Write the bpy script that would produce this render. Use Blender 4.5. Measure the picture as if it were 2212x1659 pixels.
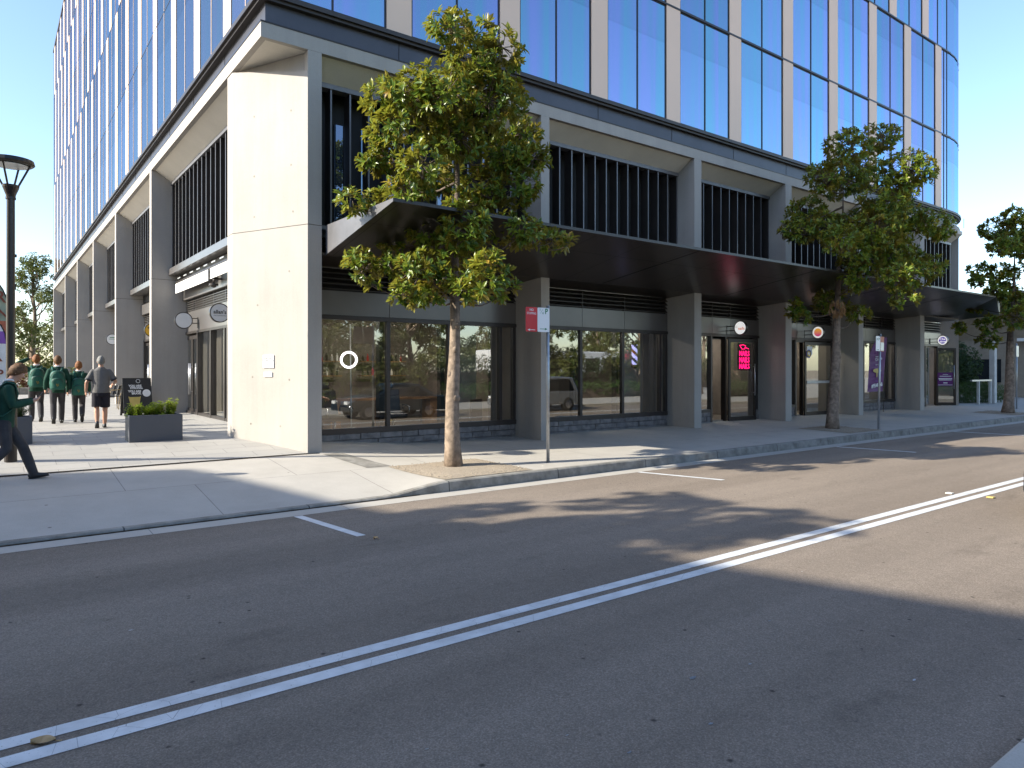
import bpy, bmesh, math, random
from mathutils import Vector, Matrix, noise
V = Vector
R = math.radians
for o in list(bpy.data.objects): bpy.data.objects.remove(o)
SC = bpy.context.scene
C = SC.collection
# ---------------------------------------------------------------- camera
CAMF = V((.6, .8, 0)); CAMR = V((.8, -.6, 0)); CAMP = V((0, 0, 1.77))
cd = bpy.data.cameras.new('camera'); cam = bpy.data.objects.new('camera', cd); C.objects.link(cam)
cam.location = CAMP; cam.rotation_euler = (R(90), 0, -math.atan2(.6, .8))
cd.sensor_width = 36; cd.lens = 24.54; cd.shift_y = -32.5/2212; cd.clip_end = 3000; cd.clip_start = .05
SC.camera = cam
# ---------------------------------------------------------------- light
SUN = V((-.966*math.cos(R(30)), .259*math.cos(R(30)), math.sin(R(30)))).normalized()
W = bpy.data.worlds.new('World'); SC.world = W; W.use_nodes = True
wn = W.node_tree; wn.nodes.clear()
sky = wn.nodes.new('ShaderNodeTexSky'); sky.sky_type = 'NISHITA'; sky.sun_disc = False
sky.sun_elevation = R(30); sky.sun_rotation = math.atan2(SUN.x, SUN.y); sky.air_density = 1.0; sky.dust_density = .7; sky.ozone_density = 1.6
hs = wn.nodes.new('ShaderNodeHueSaturation'); hs.inputs['Saturation'].default_value = 1.06; hs.inputs['Hue'].default_value = .504
bg = wn.nodes.new('ShaderNodeBackground'); bg.inputs['Strength'].default_value = .112
wo = wn.nodes.new('ShaderNodeOutputWorld')
wn.links.new(sky.outputs[0], hs.inputs['Color']); wn.links.new(hs.outputs[0], bg.inputs['Color']); wn.links.new(bg.outputs[0], wo.inputs[0])
sl = bpy.data.lights.new('sun', 'SUN'); sl.energy = 3.3; sl.angle = R(.53); sl.color = (1, .95, .83)
so = bpy.data.objects.new('sun', sl); C.objects.link(so); so.rotation_euler = SUN.to_track_quat('Z', 'Y').to_euler(); so.location = (0, 0, 60)
SC.view_settings.view_transform = 'Standard'; SC.view_settings.look = 'None'; SC.view_settings.gamma = 1
SC.view_settings.exposure = 1.66
SC.cycles.max_bounces = 8; SC.cycles.transparent_max_bounces = 12; SC.cycles.caustics_reflective = False; SC.cycles.caustics_refractive = False
# ---------------------------------------------------------------- materials
MATS = {}
def newmat(name):
    m = bpy.data.materials.new(name); m.use_nodes = True; nt = m.node_tree
    b = nt.nodes['Principled BSDF']; MATS[name] = m
    return m, nt, b
def nd(nt, t, **k):
    n = nt.nodes.new(t)
    for a, v in k.items(): setattr(n, a, v)
    return n
def coords(nt, scale=(1, 1, 1), rot=(0, 0, 0), kind='Object'):
    tc = nd(nt, 'ShaderNodeTexCoord'); mp = nd(nt, 'ShaderNodeMapping')
    mp.inputs['Scale'].default_value = scale; mp.inputs['Rotation'].default_value = rot
    nt.links.new(tc.outputs[kind], mp.inputs['Vector']); return mp.outputs[0]
def noi(nt, vec, scale, detail=4, rough=.55, dist=0):
    n = nd(nt, 'ShaderNodeTexNoise'); n.inputs['Scale'].default_value = scale; n.inputs['Detail'].default_value = detail
    n.inputs['Roughness'].default_value = rough; n.inputs['Distortion'].default_value = dist
    nt.links.new(vec, n.inputs['Vector']); return n.outputs['Fac']
def ramp(nt, fac, stops):
    r = nd(nt, 'ShaderNodeValToRGB'); e = r.color_ramp.elements
    while len(e) < len(stops): e.new(.5)
    for i, (p, c) in enumerate(stops):
        e[i].position = p; e[i].color = (*c, 1) if isinstance(c, (tuple, list)) else (c, c, c, 1)
    nt.links.new(fac, r.inputs[0]); return r.outputs[0]
def mixc(nt, fac, a, b, mode='MIX'):
    m = nd(nt, 'ShaderNodeMix', data_type='RGBA', blend_type=mode)
    for i, v in ((0, fac), (6, a), (7, b)):
        s = m.inputs[i]
        if hasattr(v, 'default_value'): nt.links.new(v, s)
        elif isinstance(v, (int, float)): s.default_value = v if i == 0 else (v, v, v, 1)
        else: s.default_value = (*v, 1)
    return m.outputs[2]
def bump(nt, b, h, strength=.3, dist=.02):
    n = nd(nt, 'ShaderNodeBump'); n.inputs['Strength'].default_value = strength; n.inputs['Distance'].default_value = dist
    nt.links.new(h, n.inputs['Height']); nt.links.new(n.outputs[0], b.inputs['Normal'])
def plain(name, col, rough=.5, metal=0, var=.12, scale=3, spec=.5, bmp=0, bscale=40):
    m, nt, b = newmat(name)
    b.inputs['Roughness'].default_value = rough; b.inputs['Metallic'].default_value = metal; b.inputs['Specular IOR Level'].default_value = spec
    v = coords(nt); f = noi(nt, v, scale)
    lo = tuple(c*(1-var) for c in col); hi = tuple(min(1, c*(1+var)) for c in col)
    nt.links.new(ramp(nt, f, [(.3, lo), (.7, hi)]), b.inputs['Base Color'])
    if bmp: bump(nt, b, noi(nt, v, bscale, 3), bmp, .01)
    return m
def emit(name, col, s):
    m, nt, b = newmat(name); b.inputs['Base Color'].default_value = (*col, 1); b.inputs['Emission Color'].default_value = (*col, 1); b.inputs['Emission Strength'].default_value = s
    return m
def concrete(name, col, stain=.25, streak=True):
    m, nt, b = newmat(name); b.inputs['Roughness'].default_value = .75; b.inputs['Specular IOR Level'].default_value = .3
    v = coords(nt); f1 = noi(nt, v, 1.1, 6, .6); f2 = noi(nt, coords(nt, (2.6, 2.6, .22)), 1.2, 6, .65); f3 = noi(nt, v, 60, 2)
    c = ramp(nt, f1, [(.3, tuple(x*(1-stain*.6) for x in col)), (.65, col)])
    c = mixc(nt, .26 if streak else .05, c, ramp(nt, f2, [(.35, tuple(x*.68 for x in col)), (.62, tuple(min(1, x*1.06) for x in col))]))
    c = mixc(nt, .25, c, ramp(nt, f3, [(.35, tuple(x*.8 for x in col)), (.7, tuple(min(1, x*1.1) for x in col))]))
    nt.links.new(c, b.inputs['Base Color']); bump(nt, b, noi(nt, v, 25, 4), .12, .01)
    return m
concrete('concrete', (.405, .37, .33)); concrete('soffit', (.66, .61, .53), streak=False)
plain('bronze', (.07, .06, .055), .38, .55, .12, 1.5); plain('bronze_panel', (.19, .175, .165), .3, .5, .10, .8)
plain('dark_band', (.075, .073, .082), .4, .5, .12, 1.2); plain('ledge', (.05, .042, .038), .45, .4)
plain('tan_panel', (.82, .59, .44), .55, 0, .03, .4); plain('louver_metal', (.16, .155, .16), .4, .3); plain('black_void', (.006, .006, .007), .6)
plain('black_metal', (.034, .026, .021), .38, .3); plain('black_plastic', (.012, .012, .013), .5); plain('steel', (.55, .55, .56), .3, .9, .06)
plain('galv', (.42, .43, .44), .38, .75, .12, 8); plain('white_paint', (.72, .72, .71), .45, 0, .04); plain('offwhite', (.8, .79, .77), .5, 0, .04)
plain('sign_white', (.78, .78, .78), .35, 0, .02); plain('sign_red', (.55, .01, .018), .35, 0, .04); plain('sign_green', (.0, .18, .06), .4, 0, .02)
plain('ink', (.02, .02, .022), .5, 0, .01); plain('ink_grey', (.2, .2, .2), .5, 0, .01); plain('orange_ink', (.45, .13, .06), .5); plain('purple', (.115, .008, .13), .6, 0, .15, 2)
plain('deep_blue', (.06, .03, .3), .5); plain('yellow', (.75, .42, .03), .5); plain('lime', (.12, .17, .03), .35); plain('magenta', (.5, .02, .2), .5)
plain('planter_grey', (.075, .077, .088), .55, 0, .05, 2); plain('soil', (.06, .04, .025), .95, 0, .3, 30, .2, .5)
plain('bark', (.13, .10, .08), .9, 0, .35, 9, .2, .9, 30); plain('bark_pale', (.23, .175, .13), .9, 0, .45, 9, .2, .9, 22)
plain('timber', (.3, .16, .07), .5, 0, .25, 4); plain('timber_dark', (.05, .03, .02), .5, 0, .25, 4); plain('interior_wall', (.2, .17, .14), .8); plain('interior_floor', (.2, .17, .14), .4)
plain('leather_black', (.02, .022, .03), .35, 0, .1); plain('chrome', (.7, .7, .7), .15, 1, .02); plain('plaster', (.5, .49, .46), .7)
plain('brown_clad', (.42, .24, .12), .6, 0, .1, 1); plain('wicker', (.28, .2, .1), .7, 0, .3, 40); plain('red_paint', (.5, .015, .015), .3); plain('rubber', (.02, .02, .02), .8)
plain('skin', (.50, .27, .18), .5, 0, .06, 9); plain('skin_tan', (.43, .23, .15), .5, 0, .1, 12); plain('hair_brown', (.13, .062, .025), .6, 0, .4, 60, .3, .6, 160)
plain('hair_ginger', (.2, .075, .02), .6, 0, .4, 60, .3, .6, 160); plain('hair_grey', (.2, .195, .18), .7, 0, .3, 60, .3, .6, 160)
plain('blazer_green', (.012, .05, .032), .85, 0, .25, 9, .25, .3, 30); plain('pack_green', (.008, .085, .058), .6, 0, .2, 7, .4, .3, 60); plain('pack_dark', (.015, .03, .026), .6)
plain('trouser_grey', (.05, .047, .05), .85, 0, .25, 8, .25, .3, 20); plain('shirt_white', (.75, .76, .78), .8); plain('tee_grey', (.15, .142, .135), .9, 0, .15, 7, .2, .4, 14)
plain('short_dark', (.022, .02, .026), .85, 0, .2, 8, .2); plain('shoe_black', (.014, .014, .015), .45); plain('crest_gold', (.35, .22, .02), .6); plain('eye_white', (.8, .8, .8), .2); plain('lip', (.42, .16, .13), .5)
plain('brick_stone', (.21, .19, .18), .9, 0, .35, 6, .2, .9, 18); plain('mortar', (.12, .115, .115), .95); plain('tram_white', (.75, .75, .76), .3, 0, .03)
plain('car_blue', (.018, .032, .045), .25, .4, .02); plain('car_silver', (.35, .36, .38), .25, .6, .02); plain('car_white', (.7, .7, .7), .2, 0, .02); plain('car_glass', (.01, .012, .014), .05); plain('tail_red', (.4, .01, .01), .2)
plain('leaf_litter', (.42, .27, .12), .7, 0, .2, 20); plain('marker_white', (.7, .68, .6), .4); plain('sage', (.36, .42, .30), .8, 0, .05); plain('rust_text', (.23, .06, .03), .7); plain('burger', (.42, .12, .03), .7, 0, .4, 6)
plain('lav', (.26, .1, .42), .7); plain('awning_white', (.85, .83, .78), .8, 0, .05); plain('cup_yellow', (.55, .42, .12), .6); plain('bed_red', (.3, .02, .03), .7); plain('roof_grey', (.2, .2, .2), .8); plain('glass_dark', (.02, .025, .03), .06)
plain('beige', (.32, .27, .21), .8)
plain('lawn', (.06, .10, .025), .9, 0, .3, 8)
plain('gravel', (.33, .27, .20), .95, 0, .45, 60, .2, 1.0, 70)
emit('neon_pink', (1, .008, .15), .8); emit('ring_lit', (1, .93, .97), 2.2); emit('pole_lit', (.45, .45, 1), .5); emit('sign_lit', (.95, .94, .92), .22)
emit('tube_lit', (1, .93, .84), 26)
emit('mark_blue', (.05, .02, .28), .35)
emit('mark_orange', (.5, .13, .05), .25)
plain('lamp_face', (.5, .52, .53), .3)
def m_asphalt():
    m, nt, b = newmat('asphalt'); v = coords(nt); b.inputs['Roughness'].default_value = .92; b.inputs['Specular IOR Level'].default_value = .12
    fine = noi(nt, v, 95, 3, .7); big = noi(nt, coords(nt, (.25, .8, 1)), .7, 5); mid = noi(nt, v, 9, 4)
    vo = nd(nt, 'ShaderNodeTexVoronoi'); vo.inputs['Scale'].default_value = 38; nt.links.new(v, vo.inputs['Vector'])
    c = ramp(nt, fine, [(.30, (.060, .054, .050)), (.5, (.19, .173, .158)), (.70, (.40, .365, .33))])
    c = mixc(nt, .42, c, ramp(nt, big, [(.3, (.135, .122, .112)), (.7, (.225, .205, .185))]))
    c = mixc(nt, .18, c, ramp(nt, mid, [(.3, (.12, .109, .10)), (.7, (.22, .20, .18))]))
    sp = ramp(nt, vo.outputs['Distance'], [(.0, 1.), (.10, 0.)])
    pick = ramp(nt, noi(nt, v, 17, 2), [(.52, 0.), (.60, .9)])
    sm = nd(nt, 'ShaderNodeMath', operation='MULTIPLY'); nt.links.new(sp, sm.inputs[0]); nt.links.new(pick, sm.inputs[1])
    c = mixc(nt, sm.outputs[0], c, (.4, .38, .36))
    vo2 = nd(nt, 'ShaderNodeTexVoronoi'); vo2.inputs['Scale'].default_value = 3.1; vo2.inputs['Randomness'].default_value = 1; nt.links.new(v, vo2.inputs['Vector'])
    c = mixc(nt, ramp(nt, vo2.outputs['Distance'], [(.03, .8), (.07, 0.)]), c, (.03, .028, .027))
    ln = noi(nt, coords(nt, (.03, 1.1, 1)), 1.0, 2, .5); c = mixc(nt, .55, c, ramp(nt, ln, [(.38, (.78, .77, .76)), (.62, (1.15, 1.15, 1.15))]), 'MULTIPLY')
    st = noi(nt, coords(nt, (.6, 1.6, 1)), 1.3, 5, .62); c = mixc(nt, ramp(nt, st, [(.60, 0.), (.72, .3)]), c, (.05, .045, .04))
    wv = nd(nt, 'ShaderNodeTexVoronoi', feature='DISTANCE_TO_EDGE'); wv.inputs['Scale'].default_value = .42
    wm_ = mixc(nt, .12, coords(nt), noi(nt, v, 2.5, 4)); nt.links.new(wm_, wv.inputs['Vector'])
    cm_ = nd(nt, 'ShaderNodeMath', operation='MULTIPLY'); nt.links.new(ramp(nt, wv.outputs['Distance'], [(.001, .08), (.005, 0.)]), cm_.inputs[0]); nt.links.new(ramp(nt, noi(nt, v, .35, 2), [(.5, 0.), (.6, 1.)]), cm_.inputs[1])
    c = mixc(nt, cm_.outputs[0], c, (.03, .027, .025))
    c = mixc(nt, 1, c, (1.20, 1.07, .93), 'MULTIPLY')
    nt.links.new(c, b.inputs['Base Color']); bump(nt, b, fine, .7, .008)
m_asphalt()
def m_paving(name, col, dark, joint):
    m, nt, b = newmat(name); v = coords(nt); b.inputs['Roughness'].default_value = .7; b.inputs['Specular IOR Level'].default_value = .35
    br = nd(nt, 'ShaderNodeTexBrick', offset=.5); br.inputs['Scale'].default_value = 1; br.inputs['Brick Width'].default_value = .92; br.inputs['Row Height'].default_value = .36
    br.inputs['Mortar Size'].default_value = .006; br.inputs['Bias'].default_value = -.2
    br.inputs['Color1'].default_value = (*col, 1); br.inputs['Color2'].default_value = (*dark, 1); br.inputs['Mortar'].default_value = (*joint, 1)
    nt.links.new(v, br.inputs['Vector'])
    c = mixc(nt, .3, br.outputs['Color'], ramp(nt, noi(nt, v, 3, 6), [(.3, dark), (.7, col)]))
    c = mixc(nt, .2, c, ramp(nt, noi(nt, v, 120, 2), [(.3, joint), (.6, col)]))
    nt.links.new(c, b.inputs['Base Color']); bump(nt, b, noi(nt, v, 90, 3), .15, .004)
m_paving('paver', (.40, .375, .335), (.29, .275, .25), (.11, .105, .1))
def m_footpath():
    m, nt, b = newmat('footpath_concrete'); v = coords(nt); b.inputs['Roughness'].default_value = .75; b.inputs['Specular IOR Level'].default_value = .3
    br = nd(nt, 'ShaderNodeTexBrick', offset=.37); br.inputs['Scale'].default_value = 1; br.inputs['Brick Width'].default_value = 2.6; br.inputs['Row Height'].default_value = 1.85
    br.inputs['Mortar Size'].default_value = .007; br.inputs['Color1'].default_value = (.47, .425, .36, 1); br.inputs['Color2'].default_value = (.43, .39, .335, 1); br.inputs['Mortar'].default_value = (.09, .08, .07, 1)
    mp = nd(nt, 'ShaderNodeMapping'); mp.inputs['Location'].default_value = (0, -.7, 0); nt.links.new(v, mp.inputs['Vector']); nt.links.new(mp.outputs[0], br.inputs['Vector'])
    c = mixc(nt, .35, br.outputs['Color'], ramp(nt, noi(nt, v, 1.6, 7, .62), [(.3, (.30, .275, .235)), (.62, (.47, .435, .38))]))
    c = mixc(nt, .18, c, ramp(nt, noi(nt, v, 110, 2), [(.3, (.15, .14, .13)), (.6, (.42, .4, .37))]))
    vo = nd(nt, 'ShaderNodeTexVoronoi'); vo.inputs['Scale'].default_value = 1.7; nt.links.new(v, vo.inputs['Vector'])
    c = mixc(nt, ramp(nt, vo.outputs['Distance'], [(.025, .75), (.045, 0.)]), c, (.08, .07, .06))
    nt.links.new(c, b.inputs['Base Color']); bump(nt, b, noi(nt, v, 70, 3), .15, .004)
m_footpath()
def m_kerb():
    m, nt, b = newmat('kerb_concrete'); v = coords(nt); b.inputs['Roughness'].default_value = .85
    c = ramp(nt, noi(nt, v, 3.5, 7, .65), [(.3, (.13, .115, .095)), (.65, (.31, .29, .25))])
    br = nd(nt, 'ShaderNodeTexBrick', offset=0); br.inputs['Scale'].default_value = 1; br.inputs['Brick Width'].default_value = 2.4; br.inputs['Row Height'].default_value = 50; br.inputs['Mortar Size'].default_value = .01
    br.inputs['Color1'].default_value = (1, 1, 1, 1); br.inputs['Color2'].default_value = (.85, .85, .85, 1); br.inputs['Mortar'].default_value = (.25, .25, .25, 1)
    mp = nd(nt, 'ShaderNodeMapping'); mp.inputs['Location'].default_value = (1.03, 20, 0); nt.links.new(v, mp.inputs['Vector']); nt.links.new(mp.outputs[0], br.inputs['Vector'])
    c = mixc(nt, 1, c, br.outputs['Color'], 'MULTIPLY')
    nt.links.new(c, b.inputs['Base Color']); bump(nt, b, noi(nt, v, 45, 4), .4, .01)
m_kerb()
def m_line():
    m, nt, b = newmat('road_paint'); v = coords(nt); b.inputs['Roughness'].default_value = .6
    nt.links.new(ramp(nt, noi(nt, v, 5, 5), [(.3, (.5, .5, .49)), (.7, (.68, .68, .67))]), b.inputs['Base Color'])
    tr = nd(nt, 'ShaderNodeBsdfTransparent'); mx = nd(nt, 'ShaderNodeMixShader'); out = nt.nodes['Material Output']
    a = noi(nt, v, 60, 4, .7); a2 = noi(nt, v, 2.3, 3)
    vo = nd(nt, 'ShaderNodeTexVoronoi', feature='DISTANCE_TO_EDGE'); vo.inputs['Scale'].default_value = 5; 
    dv = nd(nt, 'ShaderNodeMapping'); nt.links.new(v, dv.inputs['Vector'])
    nt.links.new(dv.outputs[0], vo.inputs['Vector'])
    worn = ramp(nt, a, [(.28, 0.), (.36, 1.)]); crack = ramp(nt, vo.outputs['Distance'], [(.002, .35), (.006, 1.)])
    keep = ramp(nt, a2, [(.45, 1.), (.6, 0.)])
    mxx = nd(nt, 'ShaderNodeMath', operation='MAXIMUM'); nt.links.new(crack, mxx.inputs[0]); nt.links.new(keep, mxx.inputs[1])
    mu = nd(nt, 'ShaderNodeMath', operation='MULTIPLY'); nt.links.new(worn, mu.inputs[0]); nt.links.new(mxx.outputs[0], mu.inputs[1])
    nt.links.new(mu.outputs[0], mx.inputs[0]); nt.links.new(tr.outputs[0], mx.inputs[1]); nt.links.new(b.outputs[0], mx.inputs[2]); nt.links.new(mx.outputs[0], out.inputs[0])
m_line()
def m_towerglass(name, base, var1, var2, amt, vs):
    m, nt, b = newmat(name); out = nt.nodes['Material Output']
    v = coords(nt, vs); f = noi(nt, v, 1.0, 3, .5, .4)
    c = ramp(nt, f, [(.36, var1), (.5, base), (.64, var2)])
    oi = nd(nt, 'ShaderNodeObjectInfo'); c = mixc(nt, 1, c, ramp(nt, oi.outputs['Random'], [(0., .74), (1., 1.06)]), 'MULTIPLY')
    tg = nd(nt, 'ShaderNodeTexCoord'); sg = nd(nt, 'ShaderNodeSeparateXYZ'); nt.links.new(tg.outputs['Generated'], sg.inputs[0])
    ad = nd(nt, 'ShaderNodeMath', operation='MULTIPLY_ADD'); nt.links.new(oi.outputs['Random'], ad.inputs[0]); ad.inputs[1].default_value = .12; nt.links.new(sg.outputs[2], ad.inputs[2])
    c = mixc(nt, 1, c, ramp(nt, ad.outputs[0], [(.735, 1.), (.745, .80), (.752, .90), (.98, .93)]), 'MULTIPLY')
    g = nd(nt, 'ShaderNodeBsdfGlossy'); g.inputs['Roughness'].default_value = .015; nt.links.new(c, g.inputs['Color'])
    bp_ = nd(nt, 'ShaderNodeBump'); bp_.inputs['Strength'].default_value = .05; bp_.inputs['Distance'].default_value = .05; nt.links.new(noi(nt, coords(nt), .6, 1), bp_.inputs['Height']); nt.links.new(bp_.outputs[0], g.inputs['Normal'])
    d = nd(nt, 'ShaderNodeBsdfDiffuse'); nt.links.new(mixc(nt, .75, c, (.02, .05, .11)), d.inputs['Color'])
    lw = nd(nt, 'ShaderNodeLayerWeight'); lw.inputs[0].default_value = .35
    fr = ramp(nt, lw.outputs['Fresnel'], [(0., amt), (.6, min(1, amt+.35))])
    mx = nd(nt, 'ShaderNodeMixShader'); nt.links.new(fr, mx.inputs[0]); nt.links.new(d.outputs[0], mx.inputs[1]); nt.links.new(g.outputs[0], mx.inputs[2]); nt.links.new(mx.outputs[0], out.inputs[0])
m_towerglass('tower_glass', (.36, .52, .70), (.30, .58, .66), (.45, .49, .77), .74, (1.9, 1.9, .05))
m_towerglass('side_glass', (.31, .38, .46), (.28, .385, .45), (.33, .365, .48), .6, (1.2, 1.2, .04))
def m_shopglass(name, refl, tint):
    m, nt, b = newmat(name); out = nt.nodes['Material Output']
    g = nd(nt, 'ShaderNodeBsdfGlossy'); g.inputs['Roughness'].default_value = 0; g.inputs['Color'].default_value = (.92, .93, .9, 1)
    t = nd(nt, 'ShaderNodeBsdfTransparent'); t.inputs['Color'].default_value = (*tint, 1)
    lw = nd(nt, 'ShaderNodeFresnel'); lw.inputs[0].default_value = 1.5
    fr = ramp(nt, lw.outputs[0], [(0., refl), (.5, .9)])
    mx = nd(nt, 'ShaderNodeMixShader'); nt.links.new(fr, mx.inputs[0]); nt.links.new(t.outputs[0], mx.inputs[1]); nt.links.new(g.outputs[0], mx.inputs[2]); nt.links.new(mx.outputs[0], out.inputs[0])
m_shopglass('shop_glass', .22, (.86, .87, .85)); m_shopglass('door_glass', .16, (.7, .72, .7))
def m_leaf(name, cols, under, rough=.35, trans=.25):
    m, nt, b = newmat(name); out = nt.nodes['Material Output']
    at = nd(nt, 'ShaderNodeAttribute', attribute_name='tone'); ge = nd(nt, 'ShaderNodeNewGeometry')
    n = len(cols); c = ramp(nt, at.outputs['Fac'], [(i/(n-1), k) for i, k in enumerate(cols)])
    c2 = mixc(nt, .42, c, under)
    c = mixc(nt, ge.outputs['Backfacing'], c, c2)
    nt.links.new(c, b.inputs['Base Color']); b.inputs['Roughness'].default_value = rough; b.inputs['Specular IOR Level'].default_value = .45
    tr = nd(nt, 'ShaderNodeBsdfTranslucent'); nt.links.new(mixc(nt, .35, c, (.25, .32, .03)), tr.inputs['Color'])
    mx = nd(nt, 'ShaderNodeMixShader'); mx.inputs[0].default_value = trans
    nt.links.new(b.outputs[0], mx.inputs[1]); nt.links.new(tr.outputs[0], mx.inputs[2]); nt.links.new(mx.outputs[0], out.inputs[0])
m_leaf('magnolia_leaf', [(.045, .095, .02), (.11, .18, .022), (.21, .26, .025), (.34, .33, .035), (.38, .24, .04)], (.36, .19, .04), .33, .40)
m_leaf('gum_leaf', [(.06, .085, .02), (.10, .12, .025), (.15, .155, .035), (.2, .18, .05)], (.12, .12, .04), .5)
m_leaf('shrub_leaf', [(.16, .27, .015), (.25, .36, .02), (.36, .44, .03), (.42, .46, .05)], (.28, .34, .04), .4, .45)
m_leaf('bush_leaf', [(.015, .04, .014), (.025, .06, .018), (.04, .085, .022), (.07, .12, .03)], (.03, .06, .02), .4)
m_leaf('ball_leaf', [(.03, .07, .014), (.05, .10, .018), (.07, .13, .02)], (.06, .1, .02), .45)
m_leaf('red_leaf', [(.08, .012, .012), (.16, .02, .018), (.08, .06, .02)], (.12, .03, .02), .45)
m_leaf('dead_leaf', [(.30, .16, .07), (.38, .2, .09)], (.34, .18, .08), .6)
# ---------------------------------------------------------------- mesh helpers
class MB:
    def __init__(s): s.v = []; s.f = []; s.m = []; s.slots = []; s.mat = 0; s.t = None
    def use(s, name):
        if name not in s.slots: s.slots.append(name)
        s.mat = s.slots.index(name); return s
    def add(s, vs, fs):
        o = len(s.v)
        for p in vs: s.v.append(s.t @ V(p) if s.t else V(p))
        for f in fs: s.f.append([i+o for i in f]); s.m.append(s.mat)
        return s
    def box(s, x0, x1, y0, y1, z0, z1):
        return s.add([(x0, y0, z0), (x1, y0, z0), (x1, y1, z0), (x0, y1, z0), (x0, y0, z1), (x1, y0, z1), (x1, y1, z1), (x0, y1, z1)],
                     [(0, 3, 2, 1), (4, 5, 6, 7), (0, 1, 5, 4), (1, 2, 6, 5), (2, 3, 7, 6), (3, 0, 4, 7)])
    def quad(s, a, b, c, d): return s.add([a, b, c, d], [(0, 1, 2, 3)])
    def prism(s, poly, z0, z1):
        n = len(poly); zt = z1 if isinstance(z1, (list, tuple)) else [z1]*n
        vs = [(x, y, z0) for x, y in poly]+[(x, y, zt[i]) for i, (x, y) in enumerate(poly)]
        return s.add(vs, [list(range(n))[::-1], list(range(n, 2*n))]+[(i, (i+1) % n, n+(i+1) % n, n+i) for i in range(n)])
    def extr(s, poly, a, b, axis):   # closed profile swept along an axis: poly in the other two coordinates
        n = len(poly)
        mk = {'x': lambda t, p: (t, p[0], p[1]), 'y': lambda t, p: (p[0], t, p[1])}[axis]
        vs = [mk(a, p) for p in poly]+[mk(b, p) for p in poly]
        return s.add(vs, [list(range(n))[::-1], list(range(n, 2*n))]+[(i, (i+1) % n, n+(i+1) % n, n+i) for i in range(n)])
    def tube(s, pts, rad, n=8, cap=True):
        pts = [V(p) for p in pts]; k = len(pts); rad = rad if isinstance(rad, (list, tuple)) else [rad]*k
        rings = []; up = None
        for i in range(k):
            t = (pts[min(i+1, k-1)]-pts[max(i-1, 0)]).normalized()
            if up is None: up = t.orthogonal().normalized()
            a = (up-t*up.dot(t)); a = a.normalized() if a.length > 1e-5 else t.orthogonal().normalized(); up = a; b = t.cross(a)
            rings.append([pts[i]+(a*math.cos(2*math.pi*j/n)+b*math.sin(2*math.pi*j/n))*rad[i] for j in range(n)])
        vs = [p for r in rings for p in r]; fs = []
        for i in range(k-1):
            for j in range(n): fs.append((i*n+j, i*n+(j+1) % n, (i+1)*n+(j+1) % n, (i+1)*n+j))
        if cap: fs += [list(range(n))[::-1], list(range((k-1)*n, k*n))]
        return s.add(vs, fs)
    def loft(s, rows, side=(1, 0, 0), n=14):   # rows: (pos, half width along side, half depth)
        k = len(rows); P = [V(r[0]) for r in rows]; vs = []; fs = []; side = V(side)
        for i in range(k):
            t = (P[min(i+1, k-1)]-P[max(i-1, 0)]).normalized()
            a = side-t*side.dot(t); a = a.normalized() if a.length > 1e-4 else t.orthogonal().normalized(); b = t.cross(a)
            for j in range(n):
                an = 2*math.pi*j/n; vs.append(P[i]+a*(math.cos(an)*rows[i][1])+b*(math.sin(an)*rows[i][2]))
        for i in range(k-1):
            for j in range(n): fs.append((i*n+j, i*n+(j+1) % n, (i+1)*n+(j+1) % n, (i+1)*n+j))
        fs += [list(range(n))[::-1], list(range((k-1)*n, k*n))]
        return s.add(vs, fs)
    def ell(s, c, rx, ry, rz, n=12, m=8, fn=None):
        vs = []; fs = []
        for i in range(m+1):
            th = math.pi*i/m
            for j in range(n):
                ph = 2*math.pi*j/n; p = V((math.sin(th)*math.cos(ph), math.sin(th)*math.sin(ph), math.cos(th)))
                if fn: p = fn(p)
                vs.append((c[0]+p.x*rx, c[1]+p.y*ry, c[2]+p.z*rz))
        for i in range(m):
            for j in range(n): fs.append((i*n+j, (i+1)*n+j, (i+1)*n+(j+1) % n, i*n+(j+1) % n))
        return s.add(vs, fs)
    def disc(s, c, nrm, r, th, n=32, ri=0):
        nrm = V(nrm).normalized(); a = V((0, 0, 1)) if abs(nrm.z) < .9 else V((1, 0, 0)); u = a.cross(nrm).normalized(); w = nrm.cross(u); c = V(c)
        def ring(rr, d): return [c+u*(math.cos(2*math.pi*i/n)*rr)+w*(math.sin(2*math.pi*i/n)*rr)+nrm*d for i in range(n)]
        if ri == 0:
            return s.add(ring(r, 0)+ring(r, th), [list(range(n))[::-1], list(range(n, 2*n))]+[(i, (i+1) % n, n+(i+1) % n, n+i) for i in range(n)])
        vs = ring(r, 0)+ring(r, th)+ring(ri, 0)+ring(ri, th); fs = []
        for i in range(n):
            j = (i+1) % n; fs += [(i, j, n+j, n+i), (2*n+j, 2*n+i, 3*n+i, 3*n+j), (n+i, n+j, 3*n+j, 3*n+i), (j, i, 2*n+i, 2*n+j)]
        return s.add(vs, fs)
    def build(s, name, mat=None, parent=None, smooth=False, bevel=0, seg=2):
        me = bpy.data.meshes.new(name); me.from_pydata([tuple(p) for p in s.v], [], s.f)
        if mat: me.materials.append(MATS[mat])
        else:
            for k in s.slots: me.materials.append(MATS[k])
            me.polygons.foreach_set('material_index', s.m)
        if smooth: me.polygons.foreach_set('use_smooth', [True]*len(me.polygons))
        me.update(); o = bpy.data.objects.new(name, me); C.objects.link(o)
        if parent: o.parent = parent; 
        if bevel:
            b = o.modifiers.new('bevel', 'BEVEL'); b.width = bevel; b.segments = seg; b.limit_method = 'ANGLE'; b.angle_limit = R(40)
        return o
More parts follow.
